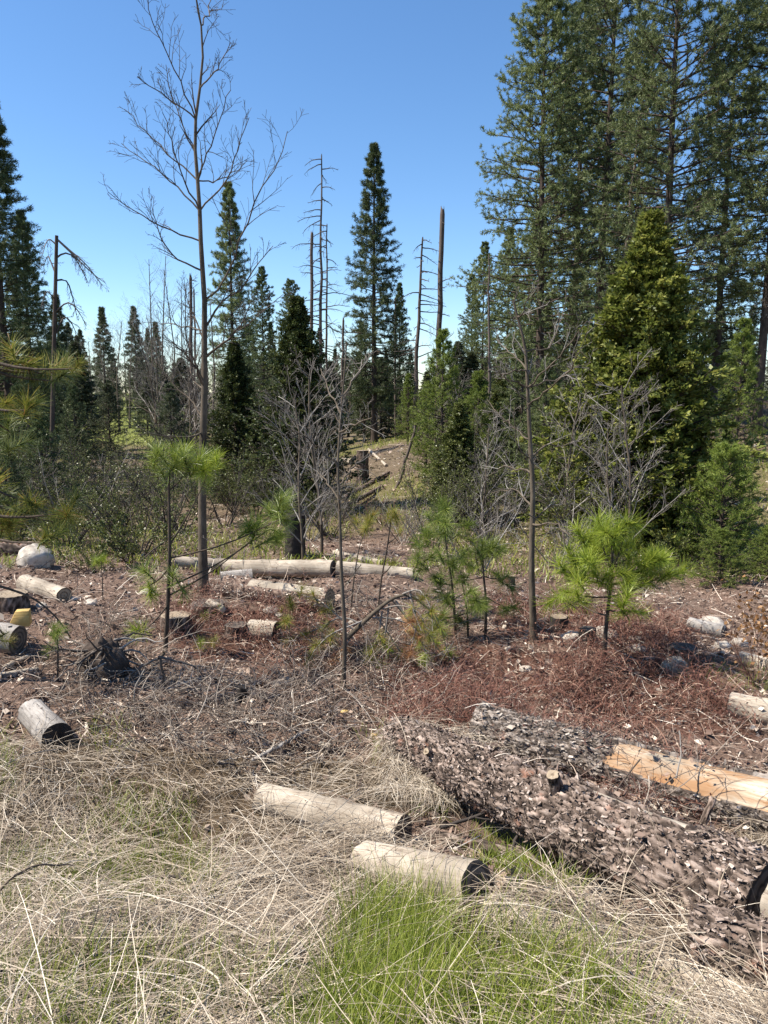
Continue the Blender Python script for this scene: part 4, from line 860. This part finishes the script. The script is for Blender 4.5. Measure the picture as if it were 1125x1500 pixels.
log('grey log at the foot of the bushy fir', (1010, 925), (1060, 935), .09, .08, 'bare', mat=M['wood_grey'])
log('dark barked pole resting below the large plated log', (618, 1232), (832, 1272), .045, .035, 'bark', name='fallen_pole', ridge=.4)
log('short bleached stick with a snapped pale tip', (735, 1308), (832, 1302), .036, .022, 'bare', mat=M['wood_grey'], name='fallen_pole')
log('thin grey stick slanting over the dead grass', (368, 1128), (452, 1078), .018, .014, 'bare', mat=M['wood_grey'], name='fallen_pole', lift=3.5)
log('short pale branch end poking from the duff', (468, 1104), (484, 1104), .028, .025, 'bare', name='fallen_pole', lift=1.8)
log('stout broken branch standing up by the grey-barked log', at(1030, 1206, 4.55), at(1045, 1168, 4.6), .026, .024, 'bark', name='broken_branch', world=True, ridge=.4)
log('crossed pale stick by the firewood, upper', (0, 985), (40, 965), .022, .02, 'bare', name='fallen_pole')
log('crossed pale stick by the firewood, lower', (0, 995), (55, 985), .026, .026, 'bare', name='fallen_pole')
log('dark burnt branch in the wood chips of the big logs', (855, 1112), (905, 1108), .03, .03, 'bare', mat=M['burnt'], ends=('burnt', 'burnt'), name='fallen_pole', lift=2.5)

def stump(lab, u, v, r, h, kind='bark', top='end', mat=None, tilt=(0, 0), white=False):
    g = ground(u, v); _seed[0] += 5; a_, caps = barrel(h + .15, r * 1.15, r, kind, _seed[0], None, .03 if g[1] > 7 else .02, 0, .8)
    root = thing('stump', lab, 'stump', g + np.array([0, r * .5, -.12]), (tilt[0], -math.pi / 2 + tilt[1], 0))
    link('bark', a_.mesh('stump_side', [mat or M['plate'], M['wood']], True), root); link('cut_end', caps[1].mesh('cut_end', M[top]), root)
    return root
stump('tall dark stump standing on the open slope', 531, 708, .19, 1.05, top='end')
stump('charred black stump below the dark cedar', 432, 818, .17, .75, mat=M['burnt'], top='burnt')
stump('low stump behind the two-headed sapling', 256, 928, .17, .17, top='end')
stump('small dark block-like stump on the wood chips', 345, 938, .13, .13, top='end_dark')
stump('stump with a white splintered slab on it', 303, 905, .20, .12, top='end_dark')
stump('small dark stump by the leafless dark-stemmed tree', 746, 866, .085, .19, top='end')
stump('low stump with pale top at the edge above the firewood', 10, 898, .20, .18, top='end')
stump('short dark stump in the red brush near the leafless tree', 820, 922, .10, .12, mat=M['burnt'], top='end')
stump('dark little stump behind the bright sapling', 862, 945, .09, .14, mat=M['burnt'], top='end_dark')
stump('dark squat stump in the shade behind the jagged pale chunk', 1003, 972, .13, .13, top='end_dark')
stump('dark root stub in the tangle of grey branches', 345, 1030, .038, .12, mat=M['burnt'], top='burnt', tilt=(.2, .25))
stump('upright dark stub at the edge of the wood chips beside the large log', 812, 1146, .03, .10, top='end_dark')
# root wad: charred stump lying with its roots up
g = ground(150, 995); root = thing('root_wad', 'dark upturned root mass beside the pine seedling', 'stump', g)
n_, K = 40, 30; th = np.linspace(0, 2 * np.pi, n_, endpoint=False); ph = np.linspace(.02, np.pi / 2 + .3, K); TH, PH = np.meshgrid(th, ph); d = np.stack([np.sin(PH) * np.cos(TH), np.sin(PH) * np.sin(TH), np.cos(PH)], -1)
rr = .25 * (.55 + .9 * fbm(d[..., 0] * 2.6, d[..., 1] * 2.6, d[..., 2] * 2.6, 5, 77)); Vv = d * rr[..., None] * np.array([.95, .7, 1.25]) + np.array([0, .1, .05]); i = np.arange(K - 1)[:, None] * n_ + np.arange(n_); j = np.arange(K - 1)[:, None] * n_ + (np.arange(n_) + 1) % n_
a_ = Acc(); a_.add(Vv, np.stack([i, i + n_, j + n_, j], -1).reshape(-1, 4)); link('root_core', a_.mesh('root_core', M['bark'], True), root)
for j in range(26):
    az = rng.random() * 6.28; a2 = Acc(); q = wiggle_line((.12 * math.cos(az), .1 + .1 * math.sin(az), .1 + .25 * rng.random()), (math.cos(az), math.sin(az) - .3, .2 * rng.normal()), .3 + .3 * rng.random(), 7, .25, -.6)
    tubes(a2, q, np.linspace(.014, .004, 7), 5); link('root', a2.mesh('root', M['twig_dark'] if j % 2 else M['twig'], True), root)
# splintered slab, split block
def wedge(name, lab, cat, pts, faces, loc, rot, mat):
    a_ = Acc(); a_.add(np.array(pts, float), np.array(faces)); me = a_.mesh(name, mat); o = link(name, me, None, loc, rot)
    bv = o.modifiers.new('edge', 'BEVEL'); bv.width = .006; bv.segments = 2; return tag(o, lab, cat)
box = [[0, 3, 2, 1], [4, 5, 6, 7], [0, 1, 5, 4], [1, 2, 6, 5], [2, 3, 7, 6], [3, 0, 4, 7]]
g = ground(30, 946); g[1] += .06
wedge('split_block', 'fresh yellow split wood block standing on the firewood round', 'wood', [(-.115, -.08, 0), (.10, -.08, 0), (.10, .08, 0), (-.115, .08, 0), (-.035, -.05, .165), (.10, -.05, .165), (.10, .05, .165), (-.035, .05, .165)], box, (g[0] - .01, g[1] + .0, float(height(g[0], g[1])) + .20), (0, 0, .25), M['wood_yellow'])
g = ground(312, 905); wedge('splintered_slab', 'white splintered slab of wood leaning on a stump', 'wood', [(-.02, -.05, 0), (.22, -.05, -.07), (.22, .06, -.07), (-.02, .06, 0), (-.02, -.05, .04), (.18, -.05, -.02), (.18, .06, -.02), (-.02, .06, .04)], box, (g[0] - .06, g[1] + .05, g[2] + .17), (.3, .15, -.3), M['wood'])
# rocks and pale blocks
def rock(lab, u, v, s_, group=None, flat=.65, mat=None, name='rock'):
    g = ground(u, v); n_, K = 18, 12; th = np.linspace(0, 2 * np.pi, n_, endpoint=False); ph = np.linspace(.03, np.pi - .03, K); TH, PH = np.meshgrid(th, ph); d = np.stack([np.sin(PH) * np.cos(TH), np.sin(PH) * np.sin(TH), np.cos(PH)], -1)
    sd = rng.integers(1000); rr = .6 + .8 * fbm(d[..., 0] * 1.7 + sd, d[..., 1] * 1.7, d[..., 2] * 1.7, 3, int(sd)); rr = np.round(rr * 7) / 7 * .6 + rr * .4
    Vv = d * rr[..., None] * np.array([s_ * 1.2, s_ * .9, s_ * flat]); i = np.arange(K - 1)[:, None] * n_ + np.arange(n_); j = np.arange(K - 1)[:, None] * n_ + (np.arange(n_) + 1) % n_
    a_ = Acc(); a_.add(Vv, np.stack([i, i + n_, j + n_, j], -1).reshape(-1, 4)); return tag(link(name, a_.mesh(name, mat or M['rock']), None, g + np.array([0, s_ * .3, s_ * flat * .35])), lab, 'rock', group)
rock('pale boulder-like block at the end of the wood chips', 50, 830, .24, flat=.9)
rock('angular pale rock at the foot of the bushy fir', 1042, 925, .17)
rock('pale jagged stump-like chunk of wood in the red brush', 990, 985, .115, flat=1.0, mat=M['wood'], name='wood_chunk')
rock('pale round rock behind the bright sapling stem', 887, 935, .13)
rock('small pale rock left of the bright sapling', 838, 938, .10)
rock('jagged white rock half buried in the red-brown brush pile', 620, 1025, .085)
rock('small pale stone in front of the leafless dark-stemmed tree', 770, 985, .06)
for u, v in [(108, 880), (132, 886), (92, 876), (60, 890), (215, 870), (410, 905), (398, 900), (1060, 950), (1085, 945), (935, 955), (930, 940), (480, 895), (445, 880), (470, 685), (495, 690)]: rock('small pale stone or chunk lying loose in the litter', u, v, rng.uniform(.05, .09), 'small pale stones in the litter')
for u, v, s_ in [(693, 1135, .03), (505, 1045, .03), (548, 1078, .025)]: rock('small yellow offcut of wood in the duff', u, v, s_, 'small wood offcuts in the duff', .6, M['wood_yellow'], 'wood_offcut')
# fallen crooked branches
def branchthing(lab, px, Yd, r0, r1, mat, counts=(5,), fr=(.4,), lift=None, name='fallen_branch', zlift=.05):
    if Yd is None:
        q = np.array([ground(*p) for p in px]); q[:, 2] += zlift
    else: q = line_px(px, Yd, np.linspace(0, .25, len(px)))
    base = q[0].copy(); root = thing(name, lab, 'branch', base); q = resample(q - base, 14); q[1:-1] += rng.normal(size=(12, 3)) * r0 * .4
    a_ = Acc(); rr = np.linspace(r0, r1, 14); tubes(a_, q, rr, 7); link('main_stem', a_.mesh('branch_stem', M[mat], True), root)
    a2 = Acc(); branchset(a2, q[None], rr[None], counts, fr, .75, .05, .2); link('side_twigs', a2.mesh('twigs', M['twig' if mat != 'twig_dark' else 'twig_dark']), root)['kind'] = 'stuff'
    return root
branchthing('crooked grey branch arching down from the two-headed sapling', [(232, 965), (210, 975), (175, 1000), (150, 1045)], 7.0, .012, .006, 'twig')
branchthing('grey branch looping to the ground in the tangle', [(235, 965), (240, 1000), (255, 1030), (248, 1070)], 6.9, .014, .006, 'twig')
branchthing('long grey branch reaching across the tangle', [(232, 962), (270, 972), (298, 985), (300, 1015)], 7.1, .013, .005, 'twig')
branchthing('pale crooked branch standing in the tangle', [(192, 1085), (198, 1050), (196, 1010), (212, 980)], 6.5, .012, .006, 'twig')
branchthing('pale twisted branch lying in front of the tangle', [(180, 1095), (215, 1080), (245, 1062), (262, 1045)], 6.3, .012, .005, 'twig')
branchthing('pale twig hooked over the tangle', [(205, 1110), (190, 1075), (215, 1055), (250, 1050)], 6.2, .010, .004, 'twig')
branchthing('grey broken prop under the two-headed sapling', [(205, 1010), (218, 985), (240, 955)], 7.4, .022, .018, 'bark_oak', (2,), (.2,))
branchthing('dark hooked branch lying in the straw', [(205, 1318), (225, 1308), (260, 1310), (285, 1320)], None, .011, .006, 'twig_dark', (3,), (.25,), zlift=.10)
branchthing('dark curved branch arching over the large plated log', [(645, 1212), (700, 1195), (745, 1172), (800, 1162)], 4.5, .013, .006, 'twig_dark', (4,), (.35,))
branchthing('dark broken branch propped on the large plated log', [(748, 1270), (752, 1235), (775, 1195), (800, 1165)], 4.25, .012, .008, 'twig_dark', (3,), (.3,))
branchthing('slanting broken stick by the barked pole', [(800, 1262), (822, 1228)], 4.2, .013, .010, 'bark_oak', (1,), (.2,))
branchthing('dark bent stick in the dead grass', [(320, 1118), (345, 1120), (350, 1150)], 5.3, .010, .005, 'twig_dark', (3,), (.3,))
branchthing('pale forked dry stalk rising from the straw', [(-20, 1330), (15, 1285), (50, 1265), (110, 1268)], 3.4, .008, .004, 'straw', (4,), (.5,))
branchthing('pale forked dry stem lying over the straw', [(40, 1500), (90, 1430), (150, 1395), (260, 1380)], 2.6, .007, .003, 'straw', (5,), (.45,))
branchthing('long pale bent stalk over the green grass', [(300, 1500), (330, 1440), (290, 1410), (200, 1400)], 2.5, .005, .002, 'straw', (3,), (.4,))
branchthing('thin grey twig standing before the big grey-barked log', [(990, 1140), (998, 1105), (995, 1070)], 4.9, .006, .003, 'twig', (5,), (.4,))
branchthing('dark drooping twig at the corner by the grass', [(-10, 1420), (30, 1430), (50, 1460), (40, 1500)], 2.6, .007, .003, 'twig_dark', (4,), (.5,))
print('logs', time.time() - T0)

# ------------------------------------------------------------------ ground cover (nobody could count it)
def scatter(n_, ylo, yhi, power=1.):
    """ground points denser near the camera, a little wider than the view"""
    n_ = int(n_ * 1.35); y = ylo * (yhi / ylo)**(rng.random(n_)**power); x = (rng.random(n_) * 2 - 1) * (y * .62 + 1.6); return np.stack([x, y, height(x, y)], -1)
def pick(P, regs, jit=25):
    u, v = project(P); return P[inany(u + rng.normal(size=len(P)) * jit, v + rng.normal(size=len(P)) * jit * .7, regs)]
def stuff(name, acc, mats, lab, cat): return tag(link(name, acc.mesh(name, mats)), lab, cat, None, 'stuff')
# dead straw, combed and matted
a_ = Acc(); P = scatter(105000, 1.3, 7.5, 1.0); P = pick(P, REG_STRAW, 18); u, v = project(P); P = P[(rng.random(len(P)) > .9 * inpoly(u, v, REG_GREEN[0])) & (rng.random(len(P)) > .35 * inany(u, v, REG_GREEN[1:])) & (rng.random(len(P)) < .25 + 2.2 * (fbm(P[:, 0] * 1.6, P[:, 1] * 1.6, 0, 3, 58) - .25))]; n_ = len(P)
flow = 2.2 * (fbm(P[:, 0] * .7, P[:, 1] * .7, 0, 2, 51) - .5) * 2 + rng.normal(size=n_) * .75 + np.where(rng.random(n_) < .5, 0, np.pi) - .35
P0 = P[:, 2].copy(); P = surf(P, False); ok = (P[:, 2] > P0 - .3); P = P[ok]; flow = flow[ok]; n_ = len(P)
thick = .42 * np.clip(fbm(P[:, 0] * 2.2, P[:, 1] * 2.2, 0, 3, 55) - .25, .03, 1); P[:, 2] += rng.random(n_) * thick
ribbons(a_, P, flow, .14 + .44 * rng.random(n_)**1.5, -.1 + .52 * rng.random(n_), .15 + .65 * rng.random(n_), .0022 + .0026 * rng.random(n_), 5, .6, tint=np.clip(.46 + .30 * rng.normal(size=n_), 0, 1), taper=.5)
P = pick(scatter(1500, 1.5, 6, 1.), REG_STRAW, 15); u, v = project(P); P = P[rng.random(len(P)) > .65 * inany(u, v, REG_GREEN)]; n_ = len(P)   # long arching stems standing out of the mat
ribbons(a_, P, np.where(rng.random(n_) < .5, 0, np.pi) + rng.normal(size=n_) * .8, .35 + .55 * rng.random(n_), .2 + .7 * rng.random(n_), .3 + .8 * rng.random(n_), .0020 + .0016 * rng.random(n_), 8, .4, tint=np.clip(.58 + .22 * rng.normal(size=n_), 0, 1), taper=.4)
P = pick(scatter(4200, 1.4, 4.6, 1.), [[(-60, 1290), (420, 1270), (640, 1330), (560, 1600), (-60, 1600)]], 20)[:170]; n_ = len(P); P[:, 2] += .02 + .12 * rng.random(n_)   # coarse pale weed stalks
ribbons(a_, P, np.where(rng.random(n_) < .6, .5, 3.4) + rng.normal(size=n_) * .55, .35 + .6 * rng.random(n_), .05 + .45 * rng.random(n_), .15 + .55 * rng.random(n_), .0036 + .0025 * rng.random(n_), 8, .3, tint=np.clip(.68 + .2 * rng.normal(size=n_), 0, 1), taper=.4)
P = pick(scatter(90000, 3.6, 6.6, 1.), [[(560, 1095), (640, 1080), (715, 1110), (730, 1160), (650, 1195), (570, 1180)]], 8); n_ = len(P)   # drooping bunch grass
P[:, 2] += .10; ribbons(a_, P, -1.57 + rng.normal(size=n_) * 1.0, .14 + .20 * rng.random(n_), .7 + .6 * rng.random(n_), 1.8 + .8 * rng.random(n_), .0036, 6, .4, tint=np.clip(.72 + .22 * rng.normal(size=n_), 0, 1))
stuff('dry_grass', a_, M['straw'], 'matted pale dead grass and stalks covering the near ground', 'dry grass')
# green blades
a_ = Acc(); P = np.concatenate([pick(scatter(24000, 1.35, 4.8, 1.), REG_GREEN[1:], 14), pick(scatter(95000, 1.35, 4.2, 1.), REG_GREEN[:1], 14)])
dn = fbm(P[:, 0] * 2.2, P[:, 1] * 2.2, 0, 3, 61); P = P[rng.random(len(P)) < np.clip((dn - .25) * 4, .12, 1)]; u, v = project(P); g0 = inpoly(u, v, REG_GREEN[0]); n_ = len(P)
ribbons(a_, P, rng.random(n_) * 6.28, (.10 + .17 * rng.random(n_)) * np.where(g0, 1.35, 1.), 1.15 + .35 * rng.random(n_), .2 + .7 * rng.random(n_), .0032 + .0022 * rng.random(n_), 5, .2, tint=np.clip(.5 + .25 * rng.normal(size=n_), 0, 1), taper=.2)
P = pick(scatter(60000, 3.4, 9, 1.), REG_GREEN_SM, 8); P = P[::2]; n_ = len(P)
ribbons(a_, P, rng.random(n_) * 6.28, .09 + .13 * rng.random(n_), 1.0 + .5 * rng.random(n_), .3 + .8 * rng.random(n_), .006, 5, .2, tint=np.clip(.45 + .25 * rng.normal(size=n_), 0, 1), taper=.2)
P = scatter(26000, 12, 60, 1.); dn = fbm(P[:, 0] * .25, P[:, 1] * .25, 0, 3, 37); P = P[dn > .48]; n_ = len(P)
ribbons(a_, P, rng.random(n_) * 6.28, .10 + .16 * rng.random(n_), 1.0 + .5 * rng.random(n_), .3 + .8 * rng.random(n_), .012 + .0006 * P[:, 1], 3, .2, tint=np.clip(.6 + .25 * rng.normal(size=n_), 0, 1), taper=.3)
stuff('green_grass', a_, M['grass'], 'fresh green grass blades growing through the dead straw', 'grass')
# wood chips, bark crumbs, dead leaves
a_ = Acc(); P = scatter(84000, 3.2, 36, .95); n_ = len(P); u, v = project(P); keep = (rng.random(n_) < np.where(inany(u, v, REG_STRAW), .12, 1)); P = surf(P[keep]); n_ = len(P)
P[:, 2] += .012 + .03 * rng.random(n_)**3; D = unit(rng.normal(size=(n_, 3)) * np.array([1, 1, .35])); sz = (.012 + .075 * rng.random(n_)**5) * (1 + P[:, 1] * .035)
leaves(a_, P, D, sz, sz * (.3 + .5 * rng.random(n_)), np.clip(.52 + .28 * rng.normal(size=n_), 0, 1))
P = scatter(30000, 4.2, 36, .95); u, v = project(P); P = surf(P[~inany(u, v, REG_STRAW)]); n_ = len(P); P[:, 2] += .01 + .06 * rng.random(n_)**2
ribbons(a_, P, rng.random(n_) * 6.28, (.08 + .30 * rng.random(n_)**2) * (1 + .02 * P[:, 1]), rng.normal(size=n_) * .22 + .12, rng.normal(size=n_) * .5 + .3, (.003 + .004 * rng.random(n_)) * (1 + .05 * P[:, 1]), 4, .6, tint=np.clip(.55 + .3 * rng.normal(size=n_), 0, 1), taper=.5)
stuff('wood_litter', a_, M['litter'], 'scattered bark crumbs, wood chips and twigs over the clearing floor', 'litter')
# red-brown dead brush
a_ = Acc(); P = pick(scatter(210000, 3.6, 12, .9), REG_BRUSH, 20); dn = fbm(P[:, 0] * 1.6, P[:, 1] * 1.6, 0, 3, 71); P = surf(P[rng.random(len(P)) < np.clip((dn - .30) * 3, .08, 1)]); n_ = len(P)
mound = .34 * np.clip(fbm(P[:, 0] * 1.1, P[:, 1] * 1.1, 0, 3, 73) - .35, 0, 1) * 2; P[:, 2] += rng.random(n_) * mound
ribbons(a_, P, rng.random(n_) * 6.28, .09 + .24 * rng.random(n_)**1.5, .2 + 1.15 * rng.random(n_), .5 + 1.3 * rng.random(n_), .003 + .003 * rng.random(n_), 5, .8, tint=np.clip(.45 + .25 * rng.normal(size=n_), 0, 1), taper=.4)
lv = P[rng.random(n_) < .35] + rng.normal(size=(1, 3)) * 0; lv[:, 2] += .10 * rng.random(len(lv)); leaves(a_, lv, unit(rng.normal(size=lv.shape)), .022 + .02 * rng.random(len(lv)), np.full(len(lv), .016), np.clip(.4 + .25 * rng.normal(size=len(lv)), 0, 1))
stuff('dead_brush', a_, M['brush'], 'low red-brown dead brush spread between the logs', 'brush')
# grey twig slash in the clearing
a_ = Acc(); seeds = np.concatenate([pick(scatter(5600, 4.6, 11, 1.), [[(200, 1000), (440, 990), (520, 1060), (470, 1140), (260, 1120), (170, 1100)], [(560, 1035), (620, 1020), (640, 1060), (560, 1075)], [(470, 900), (640, 900), (660, 1010), (480, 1010)], [(940, 1120), (1010, 1130), (1030, 1190), (960, 1180)], [(60, 930), (230, 930), (220, 1060), (90, 1060)]], 25), scatter(500, 9, 26, 1.)])
n_ = len(seeds); az = rng.random(n_) * 6.28; L = .25 + .5 * rng.random(n_); Q = np.zeros((n_, 6, 3)); hp = np.clip(fbm(seeds[:, 0] * 1.3, seeds[:, 1] * 1.3, 0, 2, 83) - .42, 0, 1) * 1.3 * (seeds[:, 1] < 12); Q[:, 0] = seeds + np.stack([0 * hp, 0 * hp, .02 + hp * rng.random(n_)], -1); e = .1 + .6 * rng.random(n_)
d = np.stack([np.cos(az) * np.cos(e), np.sin(az) * np.cos(e), np.sin(e)], -1)
for k in range(1, 6): d = unit(d + rng.normal(size=(n_, 3)) * .18 - np.array([0, 0, .12])); Q[:, k] = Q[:, k - 1] + d * (L / 5)[:, None]
RQ = (.0035 + .003 * rng.random(n_))[:, None] * np.linspace(1, .4, 6)[None]; tubes(a_, Q, RQ, 3)
q, rq = spawn(Q, RQ, 4, .5, .8, 0, 4, .2, wig=.2); tubes(a_, q, np.maximum(rq, .0018), 3)
stuff('twig_slash', a_, M['slash'], 'tangled grey slash of fine twigs on the clearing floor', 'twigs')
print('done', time.time() - T0, sum(len(m.polygons) for m in bpy.data.meshes))
